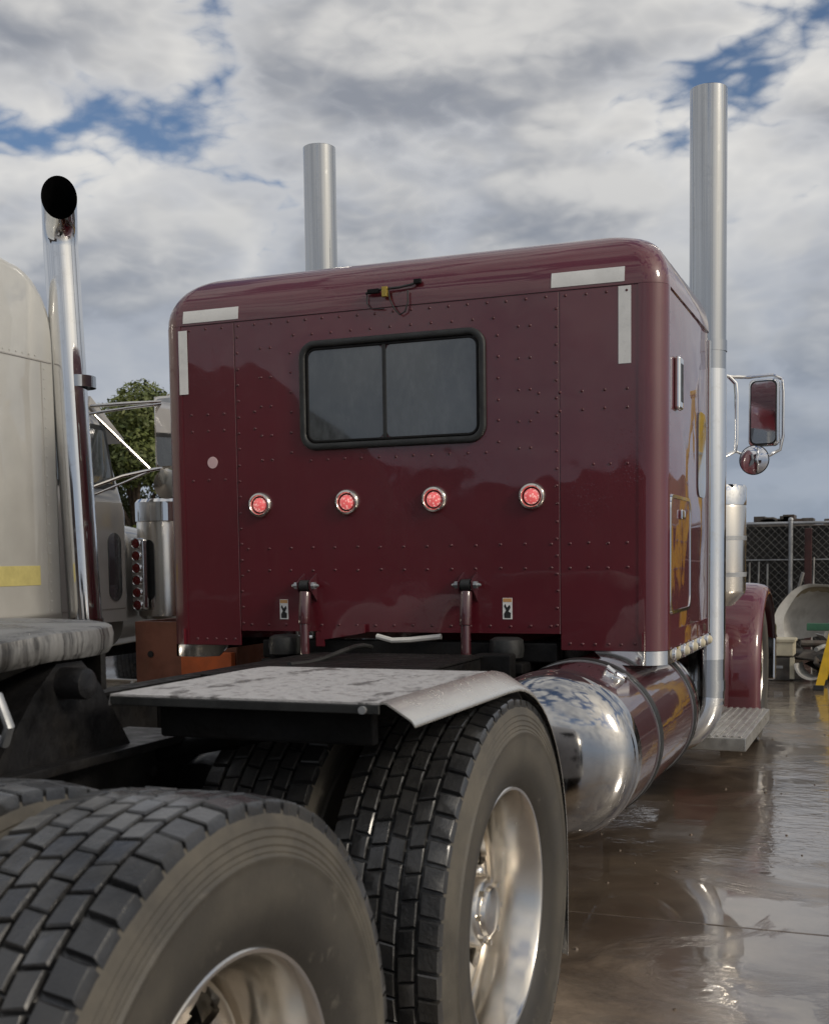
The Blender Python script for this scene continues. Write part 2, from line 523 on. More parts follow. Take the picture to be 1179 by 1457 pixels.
    def part(s, name, mats, parent=None, smooth=35, recalc=True, kind=None, label=None):
        me = s.mesh(name, mats, smooth, recalc)
        off = OFF.get(parent, Vector((0, 0, 0)))
        if off.length > 0: me.transform(Matrix.Translation(-off))
        o = bpy.data.objects.new(name, me); COL.objects.link(o)
        if s.wn and smooth:
            md = o.modifiers.new('weighted_normals', 'WEIGHTED_NORMAL'); md.keep_sharp = True
        if parent is not None: o.parent = parent
        OFF[o] = off
        if kind: o['kind'] = kind
        if label: o['label'] = label
        return o
def link(name, me, parent, loc, rot=(0, 0, 0)):
    o = bpy.data.objects.new(name, me); COL.objects.link(o)
    o.parent = parent; o.location = loc; o.rotation_euler = rot
    return o
def thing(name, label, cat, loc=(0, 0, 0), group=None):
    o = bpy.data.objects.new(name, None); COL.objects.link(o)
    o.location = loc; o.empty_display_size = .2
    o['label'] = label; o['category'] = cat
    if group: o['group'] = group
    OFF[o] = Vector(loc)
    return o
def tag(o, label, cat, group=None):
    o['label'] = label; o['category'] = cat
    if group: o['group'] = group
    return o
def rrect(hx0, hx1, hz0, hz1, r, n=8):
    pts = []
    for cx, cz, a0 in ((hx1 - r, hz1 - r, 0), (hx0 + r, hz1 - r, 90), (hx0 + r, hz0 + r, 180), (hx1 - r, hz0 + r, 270)):
        for k in range(n + 1):
            a = R(a0 + 90 * k / n)
            pts.append((cx + r * math.cos(a), cz + r * math.sin(a)))
    return pts
def ribbon(mb, path, z0, z1, t, zslant=None):
    """vertical strip that follows a plan path; t = thickness to the left of travel"""
    n = len(path)
    def off(i):
        a = Vector(path[max(0, i - 1)]); b = Vector(path[min(n - 1, i + 1)])
        d_ = (b - a).normalized(); return Vector((-d_.y, d_.x)) * t
    rings = []
    for i, p in enumerate(path):
        q = Vector(p) + off(i)
        lo = z0 if zslant is None else zslant[i]
        rings.append([(p[0], p[1], lo), (p[0], p[1], z1), (q.x, q.y, z1), (q.x, q.y, lo)])
    return mb.rings(rings)
def arc2(cx, cy, r, a0, a1, n=8):
    return [(cx + r * math.cos(R(a0 + (a1 - a0) * k / n)), cy + r * math.sin(R(a0 + (a1 - a0) * k / n))) for k in range(n + 1)]

# ================================================================== GROUND
g = MB()
g.rings([[(-400, -400, -.02), (-400, 500, -.02)], [(400, -400, -.02), (400, 500, -.02)]], close=False, cap0=False, cap1=False)
ground = g.part('ground', 'ground', None, 0)
ground['kind'] = 'structure'
GX = [-8.6, -5.6, -2.6, .4, 3.4, 6.4]
GY = [-5.1, -1.65, 1.72, 5.1, 8.5, 11.9]
for i in range(len(GX) - 1):
    for j in range(len(GY) - 1):
        s_ = MB().box(GX[i] + .005, GX[i + 1] - .005, GY[j] + .005, GY[j + 1] - .005, -.15, random.uniform(-.0003, .0003), .004, 2)
        s_.part('concrete_slab', 'ground', ground, 0)

rnd = random.Random(21)
gm = MB()
for k in range(190):
    x = rnd.uniform(1.0, 4.2) if k % 3 else rnd.uniform(-1, 1.4); y = rnd.uniform(.3, 11.0) ; r_ = rnd.uniform(.003, .010) * (1.6 if k % 17 == 0 else 1)
    pts = []
    rot = rnd.uniform(0, 6.28)
    lo = [gm.V((x + r_ * rnd.uniform(.8, 1.2) * math.cos(rot + i * 1.2566), y + r_ * rnd.uniform(.8, 1.2) * math.sin(rot + i * 1.2566), 0)) for i in range(5)]
    hi = [gm.V((x + r_ * .6 * math.cos(rot + i * 1.2566), y + r_ * .6 * math.sin(rot + i * 1.2566), r_ * rnd.uniform(.5, .9))) for i in range(5)]
    for i in range(5): gm.F((lo[i], lo[(i + 1) % 5], hi[(i + 1) % 5], hi[i]))
    gm.F(hi)
gr_ = gm.part('grit', 'grit', None, 0)
gr_['kind'] = 'stuff'; gr_['label'] = 'loose grit scattered on the wet concrete'; gr_['category'] = 'grit'

# ================================================================== MAROON TRUCK
truck = thing('semi_truck', 'glossy maroon semi tractor with flat-top sleeper, tall straight chrome stacks and bare drive tyres', 'truck')

# ---- tyres and wheels (shared meshes, wheel axis = local X, outboard = +X)
TR = .512
def tyre_mesh(rows=6, nblk=60, rib=False):
    mb = MB()
    side = [(.108, .292), (.120, .303), (.131, .322), (.139, .352), (.142, .388), (.1412, .412), (.1418, .420), (.1435, .4235), (.1435, .4265), (.1385, .431), (.1395, .434), (.137, .440), (.1385, .4435), (.1355, .452), (.137, .4555), (.134, .464), (.1355, .4675), (.1325, .476), (.130, .486), (.127, .4925)]
    prof = side + [(.10, .4995), (.0, .5005), (-.10, .4995)] + [(-x, r) for x, r in reversed(side)] + [(-.09, .288), (.09, .288)]
    sm = [0] * (len(side) - 1) + [1] * 4 + [0] * (len(side) - 1) + [0] * 3
    mb.lathe(prof, (0, 0, 0), 'X', 96, close=True, segmats=sm)
    mb.mi = 1
    edges = []
    sh, gr = .043, .0066
    mid = (.258 - 2 * sh - (rows - 1) * gr) / (rows - 2)
    x = -.129
    for k in range(rows):
        wd = sh if k in (0, rows - 1) else mid
        edges.append((x, x + wd)); x += wd + gr
    rnd = random.Random(3)
    for k, (x0, x1) in enumerate(edges):
        n = nblk
        for_gap = rnd.random()
        gap = (.13 if k in (0, rows - 1) else .085) * rnd.uniform(.75, 1.3)
        for i in range(n):
            a0 = 2 * PI * (i + (k % 2) * .5 + gap / 2) / n
            a1 = 2 * PI * (i + 1 + (k % 2) * .5 - gap / 2) / n
            sk = .10 * (2 * PI / n) * (1 if k % 2 else -1)
            def P_(x_, a, r): return (x_, r * math.cos(a), r * math.sin(a))
            def crown(x_): return TR - .42 * max(0, abs(x_) - .085) ** 1.35 - .05 * x_ * x_
            dr = rnd.uniform(-.0018, .0008)
            def ring(ins, base):
                xa, xb = x0 + ins, x1 - ins
                aa, ab = a0 + ins / TR, a1 - ins / TR
                am = (aa + ab) / 2
                rr = (lambda x_: .495 if abs(x_) < .125 else .481) if base else (lambda x_: crown(x_) + dr - (.0 if ins > .002 else .0028))
                return [P_(xa, aa, rr(xa)), P_(xb, aa + sk, rr(xb)), P_(xb, am + sk, rr(xb)), P_(xb, ab + sk, rr(xb)), P_(xa, ab, rr(xa)), P_(xa, am, rr(xa))]
            jit = lambda ring_: [(v_[0] + rnd.uniform(-.0007, .0007), v_[1] + rnd.uniform(-.0008, .0008), v_[2] + rnd.uniform(-.0008, .0008)) for v_ in ring_]
            mb.rings([[(v_[0] + math.copysign(.0015, v_[0]) * (abs(v_[0]) > .125), v_[1], v_[2]) for v_ in ring(0, True)], jit(ring(0.0004, False)), jit(ring(.0028, False))], cap0=False)
    return mb.mesh('tyre', ['sidewall', 'tread'], 38)
TYRE = tyre_mesh()
TYRE_STEER = tyre_mesh(6, 40)
def disc_faces(mb, radii, xs, nang, holes, hole_r, hole_w):
    ringv = []
    for r, x in zip(radii, xs):
        ringv.append([mb.V((x, r * math.cos(2 * PI * k / nang), r * math.sin(2 * PI * k / nang))) for k in range(nang)])
    fs = []
    for i in range(len(radii) - 1):
        rm = (radii[i] + radii[i + 1]) / 2
        for k in range(nang):
            ph = ((k + .5) / nang * holes) % 1.0 - .5
            if hole_r[0] < rm < hole_r[1] and abs(ph) < hole_w * (1 - ((rm - sum(hole_r) / 2) / (hole_r[1] - hole_r[0]) * 1.5) ** 2 * .5):
                continue
            fs.append(mb.F((ringv[i][k], ringv[i][(k + 1) % nang], ringv[i + 1][(k + 1) % nang], ringv[i + 1][k])))
    bmesh.ops.recalc_face_normals(mb.bm, faces=fs)
    bmesh.ops.solidify(mb.bm, geom=fs, thickness=.014)
def rim_mesh():
    mb = MB()
    prof = [(-.112, .290), (-.112, .298), (-.100, .292), (-.095, .286), (.095, .286), (.104, .292), (.110, .2985), (.1145, .2985), (.117, .295), (.1155, .289), (.108, .2835), (.096, .280), (.080, .2735), (.035, .262), (.02, .2605), (-.060, .2585), (-.090, .262), (-.10, .272)]
    mb.lathe(prof, (0, 0, 0), 'X', 96, close=True)
    disc_faces(mb, [.262, .250, .240, .228, .216, .204, .192, .180, .165, .13, .095], [-.030, -.016, -.013, -.013, -.015, -.019, -.024, -.030, -.038, -.043, -.043], 120, 10, (.184, .234), .26)
    return mb.mesh('rim', ['alu'], 30)
RIM = rim_mesh()
def hub_mesh():
    mb = MB()
    mb.lathe([(-.09, .096), (-.06, .094), (-.05, .090), (.010, .086), (.022, .080), (.026, .070), (.026, .060), (.036, .056), (.040, .045), (.042, .0)], (0, 0, 0), 'X', 40)
    for k in range(8):
        a = 2 * PI * k / 8
        mb.cyl((.022, .074 * math.cos(a), .074 * math.sin(a)), (.034, .074 * math.cos(a), .074 * math.sin(a)), .0075, 6)
    return mb.mesh('hub', ['alu'], 35)
HUB = hub_mesh()
def lug_mesh():
    mb = MB()
    mb.lathe([(-.088, .022), (-.078, .022), (-.074, .0175), (-.055, .0165), (-.040, .0150), (-.035, .010), (-.033, 0)], (0, 0, 0), 'X', 12)
    return mb.mesh('lug_nut', ['chrome'], 40)
LUG = lug_mesh()
def wheel(parent, x, y, side, outer, tyre=None, z=.51, front=False):
    """side +1 = right of the truck; outer wheels dish outward"""
    flip = (side > 0) == outer
    rot = (random.uniform(0, 6.28), 0, 0 if flip else PI)
    rim = link('wheel', RIM, parent, Vector((x * side, y, z)) - OFF[parent], (0, 0, rot[2]))
    rim.rotation_euler = (rot[0] if flip else -rot[0], 0, rot[2])
    link('tyre', tyre or TYRE, rim, (0, 0, 0))
    if outer:
        link('hub', HUB, rim, (.040, 0, 0))
        for k in range(10):
            a = 2 * PI * (k + .5) / 10
            link('lug_nut', LUG, rim, (.044, .1425 * math.cos(a), .1425 * math.sin(a)))
    return rim
AXR = -1.258
for ay in (0.0, AXR):
    for sd_ in (1, -1):
        wheel(truck, 1.059, ay, sd_, True)
        wheel(truck, .715, ay, sd_, False)

# ---- chassis
for sx in (1, -1):
    mb = MB()
    X0 = sx * .43
    mb.prism([(X0 - sx * .09, .66), (X0, .66), (X0, .93), (X0 - sx * .09, .93), (X0 - sx * .09, .918), (X0 - sx * .010, .918), (X0 - sx * .010, .672), (X0 - sx * .09, .672)], 'Y', -2.02, 7.0)
    rail = mb.part('frame_rail', 'black_metal', truck, 30)
    bb = MB()
    for k in range(26):
        yy = -1.9 + k * .31
        for zz in (.72, .87):
            bb.cyl((X0, yy, zz), (X0 + sx * .014, yy, zz), .013, 6)
    bb.part('frame_bolts', 'grease', rail, 30, kind='stuff')
for yy in (-1.98, -.63, 1.0, 2.6, 4.4):
    MB().box(-.425, .425, yy - .05, yy + .05, .68, .915, .012).part('cross_member', 'black_metal', truck)
for ay in (0, AXR):
    mb = MB()
    mb.tube([(-1.0, ay, .51), (-.42, ay, .51), (-.2, ay, .51), (.2, ay, .51), (.42, ay, .51), (1.0, ay, .51)], [.075, .08, .11, .11, .08, .075], 20)
    ax = mb.part('drive_axle', 'black_metal', truck)
    MB().sphere((0, ay + .02, .52), .21, 20, 14, (1, 1.05, 1)).part('differential', 'black_metal', ax)
    for sx in (1, -1):
        mb = MB()
        mb.box(sx * .43 - .05, sx * .43 + .05, ay - .62, ay + .16, .40, .47, .02)
        mb.part('suspension_arm', 'black_metal', ax)
        mb = MB()
        yb = ay - .45
        mb.lathe([(.47, .10), (.49, .125), (.53, .135), (.57, .125), (.60, .12), (.64, .135), (.69, .13), (.72, .10), (.72, 0)], (sx * .40, yb, 0), 'Z', 28)
        mb.part('air_spring', 'rubber', ax)
        mb = MB()
        c = Vector((sx * .52, ay - .26, .80))
        mb.cyl(c, c + Vector((0, .20, .05)), .085, 24, bev=.015)
        mb.cyl(c + Vector((0, .09, .022)), c + Vector((0, .115, .029)), .094, 24)
        mb.cyl(c + Vector((0, -.07, -.018)), c, .02, 10)
        for k in range(6):
            a = k * PI / 3
            q = c + Vector((.08 * math.cos(a), .20, .05 + .08 * math.sin(a)))
            mb.cyl(q, q + Vector((0, .03, .007)), .009, 6)
        mb.part('brake_chamber', 'grease', ax)
# black deck plate behind the sleeper
mb = MB(); mb.box(-.30, .44, 1.05, 2.06, .934, .944, .003)
dk = mb.part('deck_plate', 'black_metal', truck)
for k in range(1):
    mb = MB()
    x0 = -.12 + .13 * k
    mb.tube([(x0 + .03 * math.sin(t * .7 + k), 2.16 - t * .12,   .962 + .02 * math.sin(t * .9 + k)) for t in range(7)], .010, 8)
    mb.part('air_hose', 'rubber', truck)

# ---- half fenders over the forward drive axle
def fender(side):
    root = None
    path = [(-.63, 1.080), (-.4, 1.080), (-.2, 1.080), (-.05, 1.080)] + [(.53 * math.sin(R(a)) - .02, .545 + .535 * math.cos(R(a))) for a in range(6, 91, 6)] + [(.513, .44), (.513, .34), (.510, .26)]
    def sect(prof, t):
        rings = []
        n = len(path)
        for i, (y, z) in enumerate(path):
            a = Vector(path[max(0, i - 1)]); b = Vector(path[min(n - 1, i + 1)])
            tg = (b - a).normalized(); nm = Vector((-tg.y, tg.x))
            ring = []
            for (x, h) in prof: ring.append((side * x, y + nm.x * h, z + nm.y * h))
            for (x, h) in reversed(prof): ring.append((side * x, y + nm.x * (h - t), z + nm.y * (h - t)))
            rings.append(ring)
        mb = MB(); mb.rings(rings); return mb
    top = sect([(.53, -.02), (.535, 0), (1.128, 0)], .004).part('half_fender', 'fender_top', truck, 40)
    sect([(1.1285, .002), (1.14, .001), (1.150, -.005), (1.190, -.030), (1.197, -.040)], .004).part('edge_lip', 'lip', top, 50)
    m2 = MB()
    m2.box(side * .60, side * 1.08, -.555, -.525, .985, 1.066, .006)
    m2.part('rear_bracket', 'black_metal', top)
    m2 = MB(); m2.cyl((side * .40, -.30, .90), (side * 1.08, -.30, 1.045), .024, 14)
    m2.part('mounting_arm', 'black_metal', top)
    m2 = MB(); m2.cyl((side * .40, .30, .80), (side * 1.08, .42, .90), .024, 14)
    m2.part('mounting_arm', 'black_metal', top)
    m2 = MB(); m2.box(side * .535, side * 1.127, -.632, -.628, 1.058, 1.0755, .0015, 1)
    m2.part('rear_edge', 'rubber', top)
    m2 = MB(); m2.cyl((side * 1.095, -.640, 1.066), (side * 1.095, -.630, 1.066), .0075, 10)
    m2.part('bolt', 'galv', top)
for sd_ in (1, -1): fender(sd_)

# ---- fifth wheel coupling
fw = MB()
poly = []
for a in range(-8, 189, 7):
    poly.append((.50 * math.cos(R(a)), -.68 + .42 * math.sin(R(a))))
poly += [(-.49, -.95), (-.40, -1.18), (-.25, -1.18), (-.07, -.82), (0, -.76), (.07, -.82), (.25, -1.18), (.40, -1.18), (.49, -.95)]
def zt(y): return 1.212 - max(0, -.92 - y) * .42
rings_ = []
cxp = (0, -.66)
def insp(p, k): return (cxp[0] + (p[0] - cxp[0]) * k, cxp[1] + (p[1] - cxp[1]) * k)
for k, dzz in ((.93, -.060), (.975, -.058), (.995, -.045), (1.0, -.020), (.992, -.004), (.975, 0)):
    rings_.append([(insp(p, k)[0], insp(p, k)[1], zt(p[1]) + dzz) for p in poly])
fw.rings(rings_)
fifth = fw.part('fifth_wheel', 'fifth', truck, 40)
for sx in (1, -1):
    mb = MB()
    mb.prism([(-.90, .95), (-.46, .95), (-.56, 1.09), (-.62, 1.145), (-.70, 1.145), (-.77, 1.09)], 'X', sx * .36, sx * .46)
    mb.bevel_all(.006)
    mb.part('pivot_bracket', 'grease', fifth)
    mb = MB(); mb.cyl((sx * .34, -.68, 1.105), (sx * .52, -.68, 1.105), .032, 20, bev=.006)
    mb.part('pivot_pin', 'grease', fifth)
    mb = MB(); mb.box(sx * .30, sx * .50, -1.12, -.24, .932, .952, .004)
    mb.part('slide_rail', 'grease', fifth)
mb = MB()
mb.tube([(.15, -.95, 1.10), (.40, -1.0, 1.09), (.54, -1.02, 1.09), (.60, -1.03, 1.12), (.62, -1.03, 1.07), (.60, -1.02, 1.04), (.56, -1.0, 1.045)], .009, 10)
mb.part('release_handle', 'galv', fifth)
for k in range(3):
    mb = MB(); mb.box(-.36, .36, -.98 + .28 * k, -.96 + .28 * k, 1.06, 1.145, .004)
    mb.part('stiffener', 'grease', fifth)

# ---- sleeper
HW, SY0, SY1, ZB, ZS, ZT = 1.15, 2.210, 3.49, 1.03, 2.430, 2.662
HWL = 1.182
def hwof(sx): return HW if sx > 0 else HWL
RV, RT = .09, .182
def plan(inset, rv, z, crown=0.):
    return [(x, y, z) for x, y in rrect(-HWL + inset, HW - inset, SY0 + inset, SY1 - inset, max(.01, rv), 8)]
mb = MB()
rr = []
for z in (ZB, 1.5, 2.0, 2.425): rr.append(plan(.004, RV - .004, z))
rr.append(plan(.004, RV - .004, 2.4295))
rr.append(plan(-.003, RV + .003, 2.430))
for k in range(0, 13):
    a = R(90 * k / 12)
    ins = RT * (1 - math.cos(a))
    rr.append(plan(ins - .003, RV + ins * .35 + .003, ZS + .004 + (ZT - ZS - .004) * math.sin(a)))
rr.append(plan(.5, .3, ZT + .012))
mb.rings(rr)
sleeper = mb.part('sleeper_box', 'maroon', truck, 25)
def panel(x0, x1, z0, z1):
    mb = MB(); mb.box(x0, x1, SY0 - .0015, SY0 + .008, z0, z1, .0012, 1)
    return mb.part('rear_panel', 'maroon', sleeper, 30)
panel(-1.094, -.7985, .957, 2.426)
panel(-.7945, .718, 1.024, 2.426)
panel(.722, 1.062, .957, 2.426)
def corner_path(sx, xs, yend=SY1, t=0.):
    H_ = hwof(sx)
    pts = [(xs + H_ - HW, SY0 - t)] + arc2(H_ - RV, SY0 + RV, RV + t, -90, 0, 10)
    if yend: pts.append((H_ + t, yend))
    return [(sx * x, y) for x, y in pts]
for sx in (1, -1):
    # lower maroon skirt of the sleeper sides
    mb = MB(); ribbon(mb, corner_path(sx, 1.062), .957, ZB + .002, sx * .02)
    mb.part('side_skirt', 'maroon', sleeper)
    # rounded corner moulding
    mb = MB()
    pth = [(sx * x, y) for x, y in ([(1.045 + hwof(sx) - HW, SY0 - .0045)] + arc2(hwof(sx) - RV, SY0 + RV, RV + .0045, -90, 0, 12) + [(hwof(sx) + .0045, SY0 + RV + .012)])]
    ribbon(mb, pth, .958, 2.4285, sx * .006)
    cm = mb.part('corner_moulding', 'maroon', sleeper, 30)
    for px_, py_ in (pth[0], pth[-1]):
        mb = MB(); mb.cyl((px_, py_, .96), (px_, py_, 2.427), .0045, 8)
        mb.part('moulding_bead', 'maroon', cm) if False else mb.bm.free()
    # polished skirt strip with bullet lights
    xs = .865
    pth = [(xs, SY0 - .006), (xs + .05, SY0 - .006), (1.0, SY0 - .006)] + arc2(hwof(sx) - RV, SY0 + RV, RV + .006, -90, 0, 10) + [(hwof(sx) + .006, 2.6), (hwof(sx) + .006, 3.0), (hwof(sx) + .006, SY1)]
    zl = [.953, .905] + [.899] * (len(pth) - 2)
    pth = [(sx * x, y) for x, y in pth]
    mb = MB(); ribbon(mb, pth, .899, .956, sx * .010, zl)
    st = mb.part('chrome_skirt', 'chrome', truck, 40)
    for k in range(5):
        yy = 2.42 + k * .235
        mb = MB(); mb.lathe([(0, .030), (.006, .030), (.010, .025), (.010, .02)], (0, 0, 0), 'X', 20)
        bz = mb.mesh('bezel', ['chrome'])
        o = link('bezel', bz, st, (sx * (hwof(sx) + .006), yy, .930), (0, 0, 0 if sx > 0 else PI))
        mb = MB(); mb.lathe([(0.002, .023), (.012, .022), (.024, .015), (.029, .0)], (sx * (hwof(sx) + .006), yy, .930), 'X', 18) if sx > 0 else mb.lathe([(-0.002, .023), (-.012, .022), (-.024, .015), (-.029, .0)], (sx * (hwof(sx) + .006), yy, .930), 'X', 18)
        mb.part('marker_lens', 'cream_box', st)

# rivets
rv = MB()
def rivet(x, z, r=.0068):
    y = SY0 - .0015
    c = [rv.V((x + r * math.cos(k * PI / 4), y, z + r * math.sin(k * PI / 4))) for k in range(8)]
    m_ = [rv.V((x + r * .72 * math.cos(k * PI / 4), y - r * .42, z + r * .72 * math.sin(k * PI / 4))) for k in range(8)]
    t_ = rv.V((x, y - r * .62, z))
    for k in range(8):
        rv.F((c[k], c[(k + 1) % 8], m_[(k + 1) % 8], m_[k])); rv.F((m_[k], m_[(k + 1) % 8], t_))
def row(x0, z0, x1, z1, n):
    for k in range(n):
        f = k / (n - 1)
        rivet(x0 + (x1 - x0) * f + random.uniform(-.002, .002), z0 + (z1 - z0) * f + random.uniform(-.002, .002))
row(-1.03, 2.408, 1.0, 2.408, 25)
row(-.783, 2.36, -.783, 1.06, 19); row(.707, 2.36, .707, 1.06, 19)
row(-.50, 2.345, .44, 2.345, 11)
row(-.515, 2.27, -.515, 1.83, 6); row(.455, 2.27, .455, 1.83, 6)
row(-.42, 1.79, .40, 1.79, 11)
for z in (2.30, 2.17, 2.04, 1.91, 1.80):
    for x in (-.665, -.615, .545, .595): rivet(x, z)
for z in (2.02, 1.945):
    row(-1.03, z, -.86, z, 3); row(.63, z, 1.0, z, 5); row(-.86, z, -.70, z, 2)
row(-1.03, 1.72, -.86, 1.72, 3); row(.86, 1.72, 1.0, 1.72, 3)
for z in (1.40, 1.30): row(-.75, z, .68, z, 14); row(.76, z, 1.0, z, 4)
row(-.74, 1.055, .68, 1.055, 17); row(-1.03, .985, -.83, .985, 5); row(.76, .985, 1.03, .985, 6)
rv.part('rivets', 'maroon_rivet', sleeper, 50, kind='stuff')

# rear window
def frame_ring(mb, x0, x1, z0, z1, r, wdt, yb, yf, b=.006):
    def rg(o, y): return [(x, y, z) for x, z in rrect(x0 + o, x1 - o, z0 + o, z1 - o, max(.004, r - o), 8)]
    mb.rings([rg(0, yb), rg(0, yf + b), rg(b * .3, yf + b * .3), rg(b, yf), rg(wdt - b, yf), rg(wdt - b * .3, yf + b * .3), rg(wdt, yf + b), rg(wdt, yb)], cap0=False, cap1=False, loop=True)
WX0, WX1, WZ0, WZ1 = -.466, .405, 1.832, 2.312
mb = MB(); frame_ring(mb, WX0, WX1, WZ0, WZ1, .075, .030, SY0 + .004, SY0 - .020, .009)
win = mb.part('rear_window', 'rubber', truck, 50, label='dark rubber-framed sliding rear window')
mb = MB(); frame_ring(mb, WX0 + .031, WX1 - .031, WZ0 + .031, WZ1 - .031, .046, .012, SY0 + .003, SY0 - .010, .003)
mb.part('inner_frame', 'black_metal', win, 50)
mb = MB(); mb.prism(rrect(WX0 + .040, -.062, WZ0 + .040, WZ1 - .040, .035, 6), 'Y', SY0 - .005, SY0 - .0018)
mb.part('pane', 'glass', win)
mb = MB(); mb.prism(rrect(-.050, WX1 - .040, WZ0 + .040, WZ1 - .040, .035, 6), 'Y', SY0 - .007, SY0 - .0022)
mb.part('pane', 'glass', win)
MB().box(-.066, -.048, SY0 - .011, SY0 - .002, WZ0 + .04, WZ1 - .04, .003).part('mullion', 'rubber', win)

# rear marker lights
for x in (-.680, -.245, .166, .601):
    mb = MB()
    mb.lathe([(0, .0575), (-.012, .0575), (-.019, .052), (-.020, .045), (-.014, .040), (-.006, .039)], (x, SY0 - .0015, 1.5985), 'Y', 40)
    lt = mb.part('marker_light', 'alu', truck, 40)
    mb = MB(); mb.lathe([(-.004, .0395), (-.007, .036), (-.007, .030)], (x, SY0 - .0015, 1.5985), 'Y', 32)
    mb.part('gasket', 'rubber', lt)
    mb = MB(); mb.lathe([(-.005, .0335), (-.012, .0325), (-.018, .025), (-.021, .012), (-.0215, .0)], (x, SY0 - .0015, 1.5985), 'Y', 32)
    mb.part('lens', 'lens', lt)
    mb = MB()
    for k in range(3):
        a = 2 * PI * k / 3 + .5
        mb.sphere((x + .047 * math.sin(a), SY0 - .020, 1.5985 + .047 * math.cos(a)), .004, 8, 6)
    mb.part('screws', 'galv', lt, kind='stuff')

# reflective tape
def tape(x0, x1, z0, z1, roll=False, lift=.0033):
    mb = MB()
    ys = []
    n = 8 if roll else 1
    rings = []
    for k in range(n + 1):
        z = z0 + (z1 - z0) * k / n
        if roll:
            s_ = (z - ZS - .004) / (ZT - ZS - .004); a = math.asin(max(0, min(1, s_)))
            y = SY0 + RT * (1 - math.cos(a)) - .003 - .0022
        else: y = SY0 - lift
        rings.append([(x0, y, z), (x1, y, z), (x1, y + .0012, z), (x0, y + .0012, z)])
    mb.rings(rings)
    return mb.part('reflective_tape', 'tape', sleeper, 40)
tape(-1.062, -.772, 2.440, 2.496, True)
tape(.688, .990, 2.442, 2.502, True)
tape(-1.088, -1.042, 2.118, 2.408, False, .0062)
tape(.965, 1.016, 2.118, 2.424)

# warning labels
for x, z in ((-.571, 1.124), (.490, 1.130)):
    mb = MB(); mb.box(x - .021, x + .021, SY0 - .0032, SY0 - .0016, z - .045, z + .045)
    lb = mb.part('warning_label', 'tape', truck, 0)
    MB().box(x - .019, x + .019, SY0 - .0040, SY0 - .0033, z + .028, z + .043).part('header', 'orange_print', lb, 0)
    mb = MB()
    mb.prism([(x - .014, z - .04), (x + .014, z - .04), (x + .015, z - .018), (x + .004, z - .012), (x + .014, z + .004), (x + .010, z + .016), (x - .002, z + .004), (x - .010, z + .020), (x - .015, z + .010), (x - .006, z - .008), (x - .015, z - .022)], 'Y', SY0 - .0040, SY0 - .0033)
    mb.part('pictogram', 'black_print', lb, 0)
# pale pink disc laid flat on the left rear panel
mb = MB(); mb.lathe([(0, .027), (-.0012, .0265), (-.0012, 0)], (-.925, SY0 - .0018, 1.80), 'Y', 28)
mb.part('round_spot', 'pink', truck)

# shock absorbers carrying the sleeper
for x in (-.435, .325):
    mb = MB()
    mb.cyl((x, SY0 - .055, 1.205), (x, SY0 - .075, 1.06), .026, 20, bev=.004)
    mb.cyl((x, SY0 - .072, 1.08), (x + .005, SY0 - .080, .90), .0215, 20)
    sh = mb.part('shock_absorber', 'maroon_dark', truck)
    mb = MB(); mb.cyl((x - .060, SY0 - .055, 1.232), (x + .060, SY0 - .055, 1.232), .008, 10)
    for s_ in (-1, 1):
        mb.cyl((x + s_ * .034, SY0 - .055, 1.232), (x + s_ * .050, SY0 - .055, 1.232), .017, 6)
        mb.cyl((x + s_ * .050, SY0 - .055, 1.232), (x + s_ * .066, SY0 - .055, 1.232), .011, 10, r1=.005)
    mb.part('pivot_bolt', 'galv', sh)
    for s_ in (-1, 1):
        mb = MB()
        mb.prism([(SY0 - .0020, 1.16), (SY0 - .07, 1.215), (SY0 - .075, 1.245), (SY0 - .05, 1.262), (SY0 - .0020, 1.285)], 'X', x + s_ * .026, x + s_ * .033)
        mb.part('bracket_ear', 'maroon_dark', sh)
    mb = MB(); mb.cyl((x - .02, SY0 - .055, 1.232), (x + .02, SY0 - .055, 1.232), .025, 16)
    mb.part('bushing', 'rubber', sh)
    # cab air springs either side
    mb = MB(); xx = x + (-.125 if x < 0 else .165)
    mb.lathe([(.90, .05), (.91, .07), (.945, .075), (.985, .07), (.995, .05), (.995, 0)], (xx, SY0 - .02, 0.015), 'Z', 24)
    mb.part('cab_air_spring', 'rubber', truck)
    mb = MB(); mb.box(xx - .09, xx + .09, SY0 - .09, SY0 + .1, .86, .905, .008)
    mb.part('spring_bracket', 'black_metal', truck)
# sub-frame beam and pale pipe under the sleeper
MB().box(-.70, .70, SY0 + .02, SY0 + .12, .90, .985, .01).part('sleeper_beam', 'black_metal', truck)
mb = MB(); mb.tube([(-.10, SY0 - .03, 1.008), (-.02, SY0 - .05, .992), (.06, SY0 - .04, .995), (.20, SY0 - .03, 1.01)], .012, 8)
mb.part('pale_hose', 'white_gel', truck)
mb = MB(); mb.prism([(-.36, .99), (-.16, 1.022), (-.16, 1.060), (-.40, 1.022), (-.40, .96), (-.36, .96)], 'Y', SY0 - .028, SY0 - .02)
mb.part('gusset_plate', 'maroon', truck)

